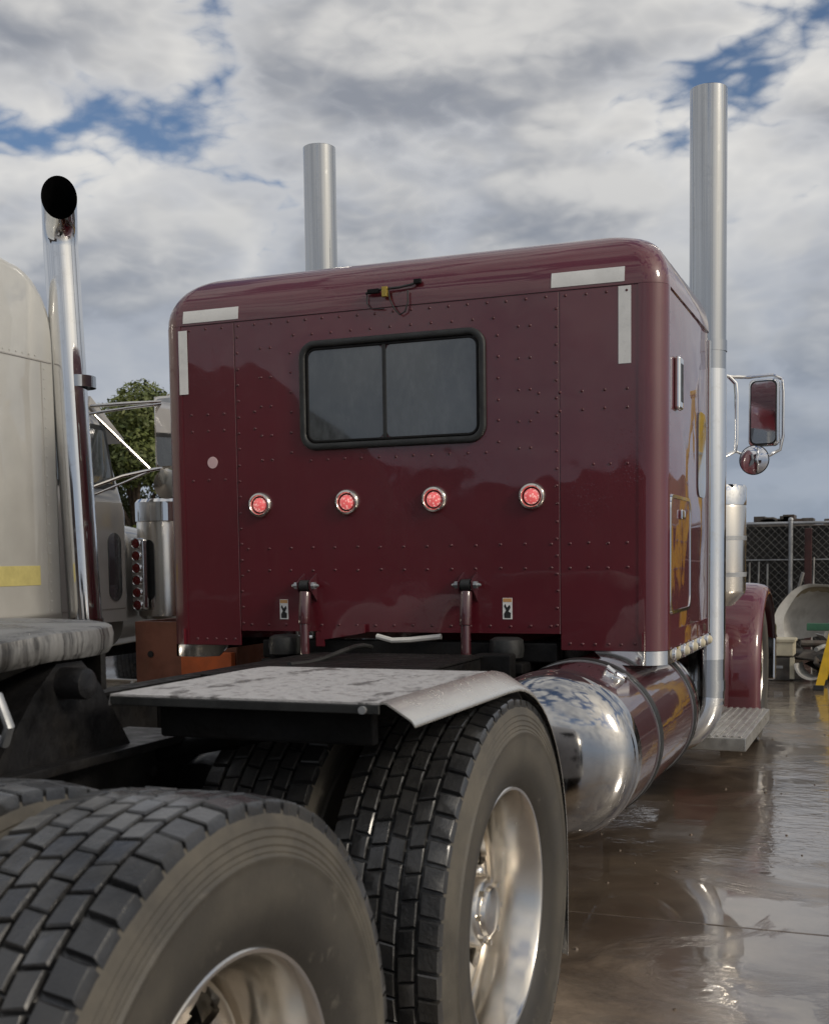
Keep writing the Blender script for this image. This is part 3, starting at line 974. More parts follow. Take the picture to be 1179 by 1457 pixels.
# loose wiring at roof seam
mb = MB()
z0 = 2.475
def yr(z):
    s_ = max(0, min(1, (z - ZS - .004) / (ZT - ZS - .004))); return SY0 + RT * (1 - math.cos(math.asin(s_))) - .006
mb.tube([(-.135, yr(2.49) - .012, 2.492), (-.10, yr(2.5) - .014, 2.50), (-.045, yr(2.50) - .014, 2.504), (.02, yr(2.5) - .012, 2.505), (.075, yr(2.50) - .012, 2.512), (.10, yr(2.52) - .006, 2.522)], .0055, 8)
mb.tube([(-.03, yr(2.49) - .01, 2.50), (-.02, yr(2.46) - .016, 2.455), (.0, SY0 - .018, 2.415), (.025, SY0 - .02, 2.388), (.05, SY0 - .02, 2.40), (.062, SY0 - .018, 2.44), (.06, yr(2.49) - .012, 2.49)], .0032, 7)
mb.tube([(-.13, yr(2.49) - .01, 2.488), (-.13, SY0 - .014, 2.45), (-.11, SY0 - .014, 2.425), (-.05, SY0 - .014, 2.42)], .0025, 7)
wir = mb.part('loose_wiring', 'rubber', truck)
MB().box(-.125, -.07, yr(2.5) - .026, yr(2.5) - .008, 2.488, 2.508, .003).part('plug', 'black_metal', wir)
MB().box(-.055, -.030, yr(2.48) - .028, yr(2.48) - .008, 2.468, 2.512, .003).part('connector', 'brass', wir)
MB().box(.085, .118, yr(2.525) - .020, yr(2.525) - .002, 2.515, 2.535, .003).part('plug', 'black_metal', wir)

# side fittings of the sleeper
for sx in (1, -1):
    xo = sx * (hwof(sx) - .004)
    mb = MB(); mb.box(xo, xo + sx * .026, 2.455, 2.545, 1.955, 2.175, .012, 3)
    v_ = mb.part('side_vent', 'chrome', truck)
    MB().box(xo + sx * .020, xo + sx * .028, 2.475, 2.525, 1.985, 2.145, .003).part('vent_slot', 'rubber', v_)
    mb = MB()
    def rg(o, x): return [(x, y, z) for y, z in rrect(2.33 + o, 2.86 - o, 1.10 + o, 1.60 - o, .06 - o * .5, 6)]
    mb.rings([rg(0, xo), rg(.002, xo + sx * .010), rg(.016, xo + sx * .010), rg(.018, xo)], cap0=False, cap1=False, loop=True)
    ld = mb.part('luggage_door', 'chrome', truck, 50)
    mb = MB(); mb.prism(rrect(2.347, 2.843, 1.117, 1.583, .05, 6), 'X', xo, xo + sx * .006)
    mb.part('door_skin', 'maroon', ld)
    MB().box(xo + sx * .006, xo + sx * .02, 2.56, 2.64, 1.50, 1.54, .006).part('latch', 'chrome', ld)
    mb = MB(); mb.prism(rrect(3.10, 3.34, 1.62, 2.02, .06, 6), 'X', xo, xo + sx * .005)
    mb.part('side_window', 'glass', truck)
    mb = MB()
    for k in range(16):
        mb.cyl((xo, 2.34 + .0, 1.66 + k * .045), (xo + sx * .005, 2.34, 1.66 + k * .045), .006, 6)
    mb.part('side_rivets', 'maroon', sleeper, kind='stuff')
    # pale front edge strip
    MB().box(xo - sx * .002, xo + sx * .007, SY1 - .04, SY1 + .005, .96, 2.40, .003).part('edge_trim', 'alu', sleeper)

# ---- exhaust stacks
for sx in (1, -1):
    xs, ys = (1.095 if sx > 0 else -1.112), 3.78
    mb = MB()
    mb.lathe([(.56, .088), (.56, .094), (3.714, .094), (3.716, .092), (3.714, .0895), (3.2, .0895), (3.2, 0)], (xs, ys, 0), 'Z', 48)
    sk = mb.part('exhaust_stack', 'chrome_wet', truck, 40)
    mb = MB()
    path = [(xs, ys, .60)] + [(xs - sx * (.22 - .22 * math.cos(R(a))), ys - .02 * a / 90, .60 - .22 * math.sin(R(a))) for a in range(10, 91, 10)] + [(xs - sx * .5, ys - .04, .375)]
    mb.tube(path, .0955, 32)
    mb.part('elbow', 'chrome', sk)
    for zz in (2.42, .66):
        mb = MB(); mb.lathe([(-.028, .094), (-.028, .0985), (.028, .0985), (.028, .094)], (xs, ys, zz), 'Z', 40)
        mb.part('clamp', 'chrome_wet', sk)
    mb = MB(); mb.lathe([(.80, .0945), (.80, .097), (2.30, .097), (2.30, .0945)], (xs, ys, 0), 'Z', 48)
    mb.part('heat_shield', 'chrome', sk)
    mb = MB(); mb.box(xs - sx * .2, xs - sx * .09, ys - .02, ys + .02, 2.36, 2.42, .004); mb.box(xs - sx * .2, xs - sx * .09, ys - .02, ys + .02, 1.2, 1.26, .004)
    mb.part('stand_off', 'black_metal', sk)

# ---- fuel tanks
for sx in (1,):
    cx, cz, r = sx * .845, .612, .318
    mb = MB()
    mb.lathe([(1.66, r), (3.05, r)], (cx, 0, cz), 'Y', 72)
    tk = mb.part('fuel_tank', 'maroon_dark', truck)
    mb = MB()
    dome = [(1.675, r + .0015), (1.612, r + .0015), (1.606, r), (1.602, r - .003)] + [(1.602 - .155 * math.sin(R(a)) ** .92, (r - .003) * math.cos(R(a)) ** .86) for a in range(6, 90, 6)] + [(1.447, 0)]
    mb.lathe(dome, (cx, 0, cz), 'Y', 72)
    mb.part('end_cap', 'tank_end', tk, 40)
    mb = MB()
    mb.lathe([(3.04, r + .0015), (3.09, r), (3.12, r - .05), (3.16, r * .5), (3.17, 0)], (cx, 0, cz), 'Y', 48)
    mb.part('end_cap', 'tank_end', tk, 40)
    for yy in (2.06, 2.92):
        mb = MB(); mb.lathe([(yy - .030, r + .0005), (yy - .030, r + .006), (yy - .022, r + .009), (yy + .022, r + .009), (yy + .030, r + .006), (yy + .030, r + .0005)], (cx, 0, cz), 'Y', 64)
        s_ = mb.part('strap', 'rubber', tk)
        mb = MB(); mb.lathe([(yy - .036, r + .0002), (yy - .036, r + .004), (yy + .036, r + .004), (yy + .036, r + .0002)], (cx, 0, cz), 'Y', 64)
        mb.part('strap_liner', 'galv', tk)
        mb = MB(); mb.box(sx * .40, sx * .56, yy - .04, yy + .04, .45, .95, .01)
        mb.part('tank_bracket', 'black_metal', tk)
    mb = MB(); c_ = Vector((cx + sx * .170, 1.86, cz + .268))
    nrm = Vector((sx * .535, 0, .845)).normalized()
    mb.cyl(c_ - nrm * .02, c_ + nrm * .022, .045, 24, bev=.006)
    for k in range(3):
        a = 2 * PI * k / 3
        q = c_ + nrm * .026 + (nrm.orthogonal() * math.cos(a) + nrm.cross(nrm.orthogonal()) * math.sin(a)) * .034
        mb.cyl(c_ + nrm * .024, q, .007, 8)
    mb.part('filler_cap', 'chrome', tk)
    mb = MB()
    mb.tube([c_ + nrm * .02 + Vector((0, .03, 0)), c_ + nrm * .02 + Vector((.02, .08, -.01)), c_ + nrm * .008 + Vector((.03, .13, -.02)), c_ + nrm * .004 + Vector((.01, .17, -.008))], .005, 8)
    mb.part('filler_chain', 'galv', tk)

# ---- side steps
for sx in (1, -1):
    mb = MB(); mb.box(sx * .98, sx * 1.285, 3.93, 5.25, .285, .360, .008)
    stp = mb.part('side_step', 'alu_step', truck)
    for k in range(7):
        xk = sx * (1.0 + k * .04)
        MB().box(xk, xk + sx * .018, 3.95, 5.23, .360, .367, .002, 1).part('tread_rib', 'alu_step', stp)
    MB().box(sx * .44, sx * 1.0, 4.2, 4.3, .30, .74, .01).part('step_bracket', 'black_metal', stp)
    MB().box(sx * .62, sx * 1.05, 4.0, 5.1, .375, .86, .03).part('battery_box', 'chrome', truck)

# ---- cab, hood, steer axle
mb = MB()
rr = []
for z, i_ in ((.90, 0), (1.75, 0), (2.20, .06), (2.36, .12), (2.42, .22)):
    rr.append([(x, y, z) for x, y in rrect(-.98 + i_, .98 - i_, 3.52, 5.02 - i_ * 1.6 - (.12 if z > 2 else 0), .10, 6)])
mb.rings(rr)
cab = mb.part('cab', 'maroon', truck, 30)
for sx in (1, -1):
    mb = MB(); mb.prism([(3.75, 1.78), (4.72, 1.78), (4.55, 2.18), (3.80, 2.20)], 'X', sx * .955, sx * .985)
    dw = mb.part('door_window', 'glass', cab)
    MB().box(sx * .978, sx * .988, 3.64, 4.82, .98, 1.72, .003).part('door', 'maroon', cab)
    MB().box(sx * .985, sx * 1.01, 3.72, 3.86, 1.60, 1.64, .006).part('door_handle', 'chrome', cab)
    MB().box(sx * .99, sx * 1.02, 3.58, 3.61, 1.1, 2.0, .008).part('grab_handle', 'chrome', cab)
mb = MB(); mb.prism([(-.78, 1.80), (.78, 1.80), (.70, 2.22), (-.70, 2.22)], 'Y', 4.93, 4.96)
mb.part('windshield', 'glass', cab)
mb = MB()
rr = []
for y, hw_, zt_ in ((5.00, .78, 1.72), (5.8, .62, 1.68), (6.9, .52, 1.62), (7.05, .50, 1.58)):
    rr.append([(x, y, z) for x, z in rrect(-hw_, hw_, .80, zt_, .16, 6)])
mb.rings(rr)
hood = mb.part('hood', 'maroon', truck, 30)
MB().box(-.46, .46, 7.05, 7.10, .82, 1.56, .02).part('grille', 'chrome', hood)
MB().box(-1.15, 1.15, 7.20, 7.28, .35, .80, .02).part('bumper', 'chrome', truck)
STY = 6.26
for sx in (1, -1):
    # front wing
    path = [(STY - .625, .285), (STY - .635, .40)] + [(STY - .64 * math.cos(R(a)), .50 + .64 * math.sin(R(a))) for a in range(0, 161, 8)]
    prof = [(.62, 0.02), (.90, .012), (1.10, 0), (1.15, -.012), (1.175, -.030), (1.185, -.065)]
    rings = []
    n = len(path)
    for i, (y, z) in enumerate(path):
        a = Vector(path[max(0, i - 1)]); b = Vector(path[min(n - 1, i + 1)])
        tg = (b - a).normalized(); nm = Vector((-tg.y, tg.x))
        rings.append([(sx * x, y + nm.x * h, z + nm.y * h) for x, h in prof] + [(sx * x, y + nm.x * (h - .006), z + nm.y * (h - .006)) for x, h in reversed(prof)])
    mb = MB(); mb.rings(rings)
    wing = mb.part('front_fender', 'maroon', truck, 50)
    o = link('wheel', RIM, truck, (sx * 1.0, STY, .51), (.3, 0, 0 if sx > 0 else PI))
    link('tyre', TYRE_STEER, o, (0, 0, 0))
    hb = MB(); hb.lathe([(-.02, .10), (.09, .095), (.125, .08), (.135, .05), (.14, 0)], (0, 0, 0), 'X', 32); hb.lathe([(-.06, .26), (.05, .20), (.065, .17), (.066, .09)], (0, 0, 0), 'X', 48)
    link('hub_cover', hb.mesh('hub_cover', ['chrome']), o, (0, 0, 0))
    for k in range(10):
        a = 2 * PI * k / 10
        link('lug_nut', LUG, o, (.15, .1425 * math.cos(a), .1425 * math.sin(a)))
    MB().sphere((sx * .80, 7.1, 1.0), .10, 20, 14, (1, .6, 1)).part('headlight', 'chrome', truck)
mb = MB(); mb.tube([(-.95, STY, .48), (-.5, STY, .42), (.5, STY, .42), (.95, STY, .48)], .055, 14)
mb.part('steer_axle', 'black_metal', truck)

# ---- air cleaners
for sx in (1, -1):
    c = (sx * .955, 5.22, 0)
    mb = MB(); mb.lathe([(1.02, .0), (1.02, .10), (1.05, .13), (1.10, .175), (1.12, .18), (1.64, .18), (1.66, .175)], c, 'Z', 48)
    ac = mb.part('air_cleaner', 'cream_box' if False else 'alu', truck)
    mb = MB(); mb.lathe([(1.655, .165), (1.66, .182), (1.765, .182), (1.785, .172), (1.79, 0)], c, 'Z', 48)
    mb.part('lid', 'chrome', ac)
    for zz in (1.22, 1.45):
        mb = MB(); mb.lathe([(zz - .014, .180), (zz - .014, .184), (zz + .014, .184), (zz + .014, .180)], c, 'Z', 48)
        mb.part('band', 'galv', ac)

# ---- door mirrors
for sx in (1, -1):
    y0 = 5.10
    mx = sx * 1.255
    def rp(x, y, z): return (sx * x, y, z)
    mb = MB()
    T_ = Matrix.Translation((mx, y0, 2.215)) @ Matrix.Rotation(sx * R(-8), 4, 'Z')
    rgn = lambda o, y: [T_ @ Vector((x, y, z)) for x, z in rrect(-.092 + o, .092 - o, -.205 + o, .205 - o, .035, 6)]
    mb.rings([rgn(.006, -.03), rgn(0, -.026), rgn(0, .01), rgn(.02, .05), rgn(.05, .06)])
    mr = mb.part('door_mirror', 'chrome', truck, 40)
    mb = MB(); mb.rings([rgn(.012, -.0325), rgn(.010, -.0305)]); mb.part('seal', 'rubber', mr)
    mb = MB(); mb.rings([rgn(.018, -.0350), rgn(.018, -.0330)]); mb.part('mirror_glass', 'mirror', mr)
    mb = MB()
    mb.tube([rp(.96, 4.98, 2.47), rp(1.05, 5.03, 2.44), rp(1.16, 5.08, 2.437), rp(1.30, 5.12, 2.447), rp(1.355, 5.13, 2.42), rp(1.362, 5.13, 2.34), rp(1.362, 5.13, 2.08), rp(1.345, 5.13, 1.99), rp(1.28, 5.12, 1.955)], .011, 10)
    mb.tube([rp(1.05, 5.03, 2.44), rp(1.085, 5.05, 2.40), rp(1.092, 5.05, 2.33), rp(1.092, 5.05, 2.06), rp(1.085, 5.05, 1.985), rp(.97, 5.0, 1.93)], .013, 10)
    mb.tube([rp(1.085, 5.05, 1.985), rp(1.15, 5.08, 1.955), rp(1.28, 5.12, 1.955)], .009, 8)
    mb.part('bracket', 'chrome', mr)
    mb = MB()
    T2 = Matrix.Translation((sx * 1.203, 5.04, 1.925)) @ Matrix.Rotation(sx * R(-6), 4, 'Z')
    prof = [(.05, 0.), (.045, .05), (.02, .085), (-.01, .092), (-.016, .090)]
    mb.lathe([(h, r_) for h, r_ in prof], (0, 0, 0), 'Y', 36); bmesh.ops.transform(mb.bm, matrix=T2, verts=mb.bm.verts[:])
    mb.part('spot_mirror', 'rubber', mr)
    mb = MB(); mb.lathe([(-.014, .086), (-.022, .07), (-.030, .04), (-.033, 0)], (0, 0, 0), 'Y', 36); bmesh.ops.transform(mb.bm, matrix=T2, verts=mb.bm.verts[:])
    mb.part('convex_glass', 'mirror', mr)

# ================================================================== CREAM TRUCK on the left
WT = Vector((-3.30, 3.0, 0))
wtk = thing('semi_truck', 'cream semi tractor with curved-tip chrome stack and silver lower cab beside the maroon one', 'truck', WT)
WX = -2.10
# sleeper: side profile with rounded front top corner, softened edges
prof = [(1.15, 1.04), (2.63, 1.04), (2.63, 2.50)] + [(2.63 - .30 + .30 * math.cos(R(a)), 2.50 + .36 * math.sin(R(a))) for a in range(10, 91, 10)] + [(2.1, 2.90), (1.8, 2.94), (1.40, 2.96)] + [(1.40 - .25 * math.sin(R(a)), 2.73 + .25 * math.cos(R(a))) for a in range(15, 91, 15)]
mb = MB()
cxs = -3.30
rings = []
for k, ins in ((WX, .05), (WX - .012, .022), (WX - .05, 0.), (2 * cxs - WX + .05, 0.), (2 * cxs - WX + .012, .022), (2 * cxs - WX, .05)):
    cy_, cz_ = 1.9, 2.0
    rings.append([(k, y - math.copysign(min(ins, abs(y - cy_)), y - cy_), z - math.copysign(min(ins, abs(z - cz_)), z - cz_)) for y, z in prof])
mb.rings(rings)
ws = mb.part('sleeper_box', 'white_paint', wtk, 40)
MB().box(WX - .002, WX + .004, 1.2, 2.575, 2.384, 2.392, .001, 1).part('seam_trim', 'silver_paint', ws)
MB().box(WX - .002, WX + .003, 2.490, 2.496, 1.09, 2.384, .001, 1).part('seam_trim', 'silver_paint', ws)
mb = MB()
for k in range(26):
    mb.cyl((WX - .001, 2.515, 1.10 + k * .05), (WX + .003, 2.515, 1.10 + k * .05), .005, 6)
    mb.cyl((WX - .001, 1.25 + k * .048, 2.410), (WX + .003, 1.25 + k * .048, 2.410), .005, 6)
mb.part('rivets', 'white_paint', ws, 30, kind='stuff')
MB().box(WX - .002, WX + .002, 2.10, 2.43, 1.235, 1.335).part('yellow_patch', 'yellow_paint', ws, 0)
MB().box(WX - .01, WX - .004, 2.50, 2.62, 1.06, 2.36, .001, 1).part('front_panel', 'white_paint', ws, 0) if False else None
# stack
mb = MB()
SX, SY = -2.03, 2.70
LEAN = Vector((-.022, -.022, 1))
bd = Vector((.61, -.79, 0))
base_ = Vector((SX, SY, .95))
pth = [base_ + LEAN * h for h in (0, .6, 1.2, 1.80, 2.04)]
p_top = pth[-1]
for a in range(10, 56, 9):
    pth.append(p_top + bd * (.20 - .20 * math.cos(R(a))) + Vector((0, 0, .20 * math.sin(R(a)))))
dl = (bd * math.sin(R(55)) + Vector((0, 0, math.cos(R(55))))).normalized()
pth.append(pth[-1] + dl * .09)
def cut_end(mb_, first, n_, plane):
    """slide the last ring of a tube along its run onto a vertical cut plane"""
    mb_.bm.verts.ensure_lookup_table()
    for v_ in mb_.bm.verts[first:first + n_]:
        t_ = (plane - v_.co).dot(bd) / dl.dot(bd)
        v_.co += dl * t_
mb.tube(pth, .089, 40, cap=False)
cut_end(mb, (len(pth) - 1) * 40, 40, pth[-1])
wst = mb.part('exhaust_stack', 'chrome', wtk, 50, recalc=True)
mb = MB()
pin = pth[4:]
mb.tube(pin, .0868, 40, cap=False)
cut_end(mb, (len(pin) - 1) * 40, 40, pth[-1] - bd * .004)
mb.part('soot_lining', 'soot', wst)
for zz in (2.30, 1.02):
    mb = MB(); mb.lathe([(-.03, .089), (-.03, .094), (.03, .094), (.03, .089)], (SX, SY, zz), 'Z', 36)
    mb.part('clamp', 'chrome_wet', wst)
mb = MB(); mb.box(SX - .35, SX - .08, SY - .03, SY + .03, 2.25, 2.33, .006); mb.part('stand_off', 'galv', wst)
# cab
CX = -2.50
mb = MB()
rr = []
for z, i_, f_ in ((.98, 0, 0), (1.62, 0, 0), (1.66, .0, .0), (2.20, .05, .22), (2.36, .10, .32), (2.42, .2, .42)):
    rr.append([(x, y, z) for x, y in rrect(2 * cxs - CX + i_, CX - i_, 2.70, 3.80 - f_ * .7, .08, 6)])
mb.rings(rr)
wc = mb.part('cab', 'silver_paint', wtk, 30)
mb = MB()
mb.prism([(2.85, 1.83), (3.63, 1.83), (3.55, 2.15), (2.88, 2.17)], 'X', CX - .035, CX + .004)
mb.part('door_window', 'glass', wc)
mb = MB()
mb.prism([(2.80, 1.80), (3.665, 1.80), (3.575, 2.18), (2.83, 2.20)], 'X', CX - .036, CX - .001)
mb.part('window_frame', 'rubber', wc)
MB().box(CX - .003, CX + .006, 2.78, 3.72, 1.06, 1.72, .003).part('door', 'silver_paint', wc)
mb = MB(); mb.prism(rrect(3.555, 3.685, 1.11, 1.53, .064, 8), 'X', CX + .002, CX + .012)
mb.part('oval_port', 'glass', wc, label='tall dark oval port low on the silver door')
mb = MB(); mb.prism([(3.50, 2.30), (3.84, 2.10), (3.85, 2.13), (3.52, 2.36)], 'X', 2 * cxs - CX, CX - .06)
mb.part('sun_visor', 'silver_paint', wc)
mb = MB(); mb.prism([(-4.0, 1.72), (-2.60, 1.72), (-2.66, 2.2), (-3.95, 2.2)], 'Y', 3.60, 3.63); mb.part('windshield', 'glass', wc)
# hood and wing
mb = MB()
rr = []
for y, hw_, zt_ in ((3.78, .74, 1.62), (4.4, .60, 1.58), (5.5, .52, 1.50), (5.7, .48, 1.45)):
    rr.append([(cxs + x, y, z) for x, z in rrect(-hw_, hw_, .80, zt_, .16, 6)])
mb.rings(rr); mb.part('hood', 'silver_paint', wtk, 30)
for sx in (1, -1):
    path = [(4.95 - .62 * math.cos(R(a)), .50 + .62 * math.sin(R(a))) for a in range(-10, 161, 10)]
    rings = []
    for i, (y, z) in enumerate(path):
        a = Vector(path[max(0, i - 1)]); b = Vector(path[min(len(path) - 1, i + 1)])
        tg = (b - a).normalized(); nm = Vector((-tg.y, tg.x))
        pr = [(.6, 0), (1.05, 0), (1.12, -.03)]
        rings.append([(cxs + sx * x, y + nm.x * h, z + nm.y * h) for x, h in pr] + [(cxs + sx * x, y + nm.x * (h - .006), z + nm.y * (h - .006)) for x, h in reversed(pr)])
    mb = MB(); mb.rings(rings); mb.part('front_fender', 'silver_paint', wtk, 50)
    wheel(wtk, 0, 0, 1, True) if False else None
    o = link('wheel', RIM, wtk, Vector((cxs + sx * 1.0, 4.95, .51)) - WT, (.3, 0, 0 if sx > 0 else PI))
    link('tyre', TYRE_STEER, o, (0, 0, 0))
    for yy in (-2.2, -3.5):
        o = link('wheel', RIM, wtk, Vector((cxs + sx * 1.059, yy, .51)) - WT, (.3, 0, 0 if sx > 0 else PI)); link('tyre', TYRE, o, (0, 0, 0))
        o = link('wheel', RIM, wtk, Vector((cxs + sx * .715, yy, .51)) - WT, (.3, 0, PI if sx > 0 else 0)); link('tyre', TYRE, o, (0, 0, 0))
    MB().box(cxs + sx * .34, cxs + sx * .43, -4.2, 5.75, .72, .99, .01).part('frame_rail', 'black_metal', wtk)
    MB().box(cxs + sx * .50, cxs + sx * 1.12, .6, 2.4, .36, .92, .10, 4).part('fuel_tank', 'alu', wtk)
    # air cleaner
    c = (cxs + sx * .90, 4.08, 0)
    mb = MB(); mb.lathe([(.98, 0), (.98, .18), (1.0, .20), (1.60, .20), (1.61, .195)], c, 'Z', 44)
    ac = mb.part('air_cleaner', 'alu', wtk)
    mb = MB(); mb.lathe([(1.605, .18), (1.61, .207), (1.73, .207), (1.75, .19), (1.755, .0)], c, 'Z', 44); mb.part('lid', 'chrome', ac)
    mb = MB(); mb.prism([(x, z) for x, z in rrect(-.04, .04, -.19, .19, .039, 8)], 'Y', -.003, .003)
    Tm = Matrix.Translation((c[0] - sx * .02, c[1] - .2005, 1.30)); bmesh.ops.transform(mb.bm, matrix=Tm, verts=mb.bm.verts[:])
    mb.part('intake_slot', 'rubber', ac)
    # column of red lights on a bracket behind the air cleaner
    lx, ly = cxs + sx * .835, 3.815
    MB().box(lx - .055, lx + .055, ly, ly + .05, 1.04, 1.50, .02, 3).part('light_panel', 'chrome', wtk)
    pnl = COL.objects[-1] if False else None
    for k in range(6):
        zz = 1.075 + k * .078
        mb = MB(); mb.lathe([(0, .036), (-.010, .036), (-.013, .031), (-.010, .028)], (lx, ly, zz), 'Y', 24)
        b_ = mb.part('tail_light', 'chrome', wtk)
        mb = MB(); mb.lathe([(-.004, .030), (-.012, .026), (-.016, .0)], (lx, ly - .001, zz), 'Y', 24); mb.part('lens', 'dark_red', b_)
    # mirror with tripod bracket
    mx, my = cxs + sx * 1.15, 3.74
    T_ = Matrix.Translation((mx, my, 2.14)) @ Matrix.Rotation(sx * R(-6), 4, 'Z')
    rgn = lambda o, y: [T_ @ Vector((x, y, z)) for x, z in rrect(-.09 + o, .09 - o, -.22 + o, .22 - o, .03, 6)]
    mb = MB(); mb.rings([rgn(.006, -.03), rgn(0, -.026), rgn(0, .02), rgn(.03, .05)])
    mr = mb.part('door_mirror', 'alu', wtk, 40)
    mb = MB(); mb.rings([rgn(.014, -.0330), rgn(.014, -.0310)]); mb.part('mirror_glass', 'mirror', mr)
    mb = MB()
    q = lambda x, y, z: (cxs + sx * x, y, z)
    mb.tube([q(.74, 3.52, 2.30), q(.95, 3.62, 2.315), q(1.15, 3.74, 2.33), q(1.15, 3.74, 2.37)], .011, 8)
    mb.tube([q(.74, 3.50, 2.25), q(.95, 3.60, 2.285), q(1.15, 3.74, 2.32)], .009, 8)
    mb.tube([q(.78, 3.50, 2.24), q(1.04, 3.68, 1.92)], .010, 8)
    mb.tube([q(.80, 3.42, 1.80), q(.92, 3.56, 1.87), q(1.04, 3.68, 1.91), q(1.13, 3.74, 1.93)], .011, 8)
    mb.tube([q(.80, 3.45, 1.76), q(.94, 3.58, 1.84), q(1.04, 3.68, 1.905)], .008, 8)
    mb.tube([q(1.065, 3.73, 2.36), q(1.062, 3.73, 2.15), q(1.072, 3.73, 1.93), q(1.14, 3.73, 1.89)], .009, 8)
    mb.part('bracket', 'alu', mr)
    mb = MB(); mb.lathe([(.04, 0), (.035, .05), (.01, .09), (-.014, .092), (-.022, .07), (-.03, 0)], (0, 0, 0), 'Y', 28)
    bmesh.ops.transform(mb.bm, matrix=Matrix.Translation(q(1.14, 3.72, 1.825)), verts=mb.bm.verts[:]); mb.part('spot_mirror', 'alu', mr)
MB().box(cxs - 1.15, cxs + 1.15, 5.85, 5.95, .35, .75, .02).part('bumper', 'chrome', wtk)
MB().box(cxs - .42, cxs + .42, 5.70, 5.75, .85, 1.40, .02).part('grille', 'chrome', wtk)

# ================================================================== between the trucks
ob = thing('orange_steel_bin', 'dull orange steel bin standing between the two trucks', 'bin', (-1.6, 3.2, 0))
BX0, BX1, BY0, BY1 = -1.90, -1.26, 2.96, 3.46
for (x0, x1, y0, y1) in ((BX0, BX1, BY0, BY0 + .02), (BX0, BX1, BY1 - .02, BY1), (BX0, BX0 + .02, BY0 + .022, BY1 - .022), (BX1 - .02, BX1, BY0 + .022, BY1 - .022)):
    MB().box(x0, x1, y0, y1, .02, 1.02, .004).part('side_plate', 'rust_orange', ob)
MB().box(BX0 + .022, BX1 - .022, BY0 + .022, BY1 - .022, .02, .05).part('floor_plate', 'rust_orange', ob)
MB().box(-1.58, BX1 - .005, BY0 - .05, BY0 - .004, .66, .86, .008).part('lit_bar', 'orange', ob)  # bar added in the lit orange, for the brighter right part of the bin
for x in (-1.80, -1.35):
    mb = MB(); mb.cyl((x, BY0 - .002, .84), (x, BY0 - .008, .84), .018, 16); mb.part('bolt_hole', 'screen', ob)

# ================================================================== yard background on the right
FY = 14.0
fence = thing('chain_link_fence', 'galvanised chain-link fence backed with dark screen behind the scrap', 'fence', (0, FY, 0))
for k in range(-6, 5):
    x = .74 + k * 2.6
    mb = MB(); mb.cyl((x, FY, 0), (x, FY, 1.80), .030, 14); mb.sphere((x, FY, 1.80), .034, 12, 8)
    mb.part('post', 'galv', fence)
    if k < 4:
        for zz, nm_ in ((1.755, 'top_rail'), (1.27, 'mid_rail')):
            mb = MB(); mb.cyl((x + .03, FY, zz), (x + 2.57, FY, zz), .021 if zz > 1.5 else .010, 10); mb.part(nm_, 'galv', fence)
        mb = MB()
        z0_, z1_, h = .05, 1.75, 1.7
        n_ = 26
        for s_ in (-1, 1):
            for i in range(-17, n_ + 17):
                xa = x + i * .1; xb = xa + s_ * h
                za, zb_ = z0_, z1_
                lo, hi = x, x + 2.6
                t0_, t1_ = 0., 1.
                if xb != xa:
                    ta, tb = (lo - xa) / (xb - xa), (hi - xa) / (xb - xa)
                    t0_, t1_ = max(0, min(ta, tb)), min(1, max(ta, tb))
                if t1_ - t0_ < .02: continue
                A = (xa + (xb - xa) * t0_, FY - .022 - .003 * s_, za + h * t0_); B = (xa + (xb - xa) * t1_, FY - .022 - .003 * s_, za + h * t1_)
                mb.tube([A, B], .0022, 4, cap=False)
        mb.part('wire_mesh', 'wire', fence, 0, kind='stuff')
        MB().box(x + .02, x + 2.58, FY + .05, FY + .056, .06, 1.715).part('privacy_screen', 'screen', fence, 0)
# pipes and posts standing against the fence
grp = 'thin pale pipes leaning on the fence'
for k, (x, h, tl) in enumerate(((.22, 1.24, .0), (.33, 1.25, .01), (.46, 1.22, -.01), (1.02, 1.30, .02), (-.4, 1.2, 0), (-.9, 1.26, .02))):
    mb = MB(); mb.tube([(x, FY - .16, .0), (x + tl, FY - .06, h)], .012, 8)
    tag(mb.part('steel_pipe', 'scrap_grey'), 'thin pale pipe leaning upright against the dark fence', 'pipe', grp)
mb = MB(); mb.box(.93, 1.02, FY - .25, FY - .16, 0, 1.68, .01)
tag(mb.part('oxide_post', 'red_post'), 'dull oxide-red steel post in front of the fence', 'post')
# lumps of stored material showing over the fence
for k, (x, wd, h, lab) in enumerate(((.35, .32, 1.86, 'low dark stacked load showing over the fence top beside the galvanised post'), (1.25, .7, 1.81, 'long dark stacked load showing over the fence top above the red post'))):
    mb = MB(); y0 = FY + 1.2
    mb.box(x - wd, x + wd, y0, y0 + .8, 0, h - .05, .02)
    rnd = random.Random(k)
    for i in range(9):
        xx = x - wd + rnd.random() * 2 * wd; mb.box(xx - .08, xx + .08, y0 + .05, y0 + .5, h - .06, h + rnd.uniform(-.03, .05), .01)
    tag(mb.part('stacked_load', 'scrap'), lab, 'load')

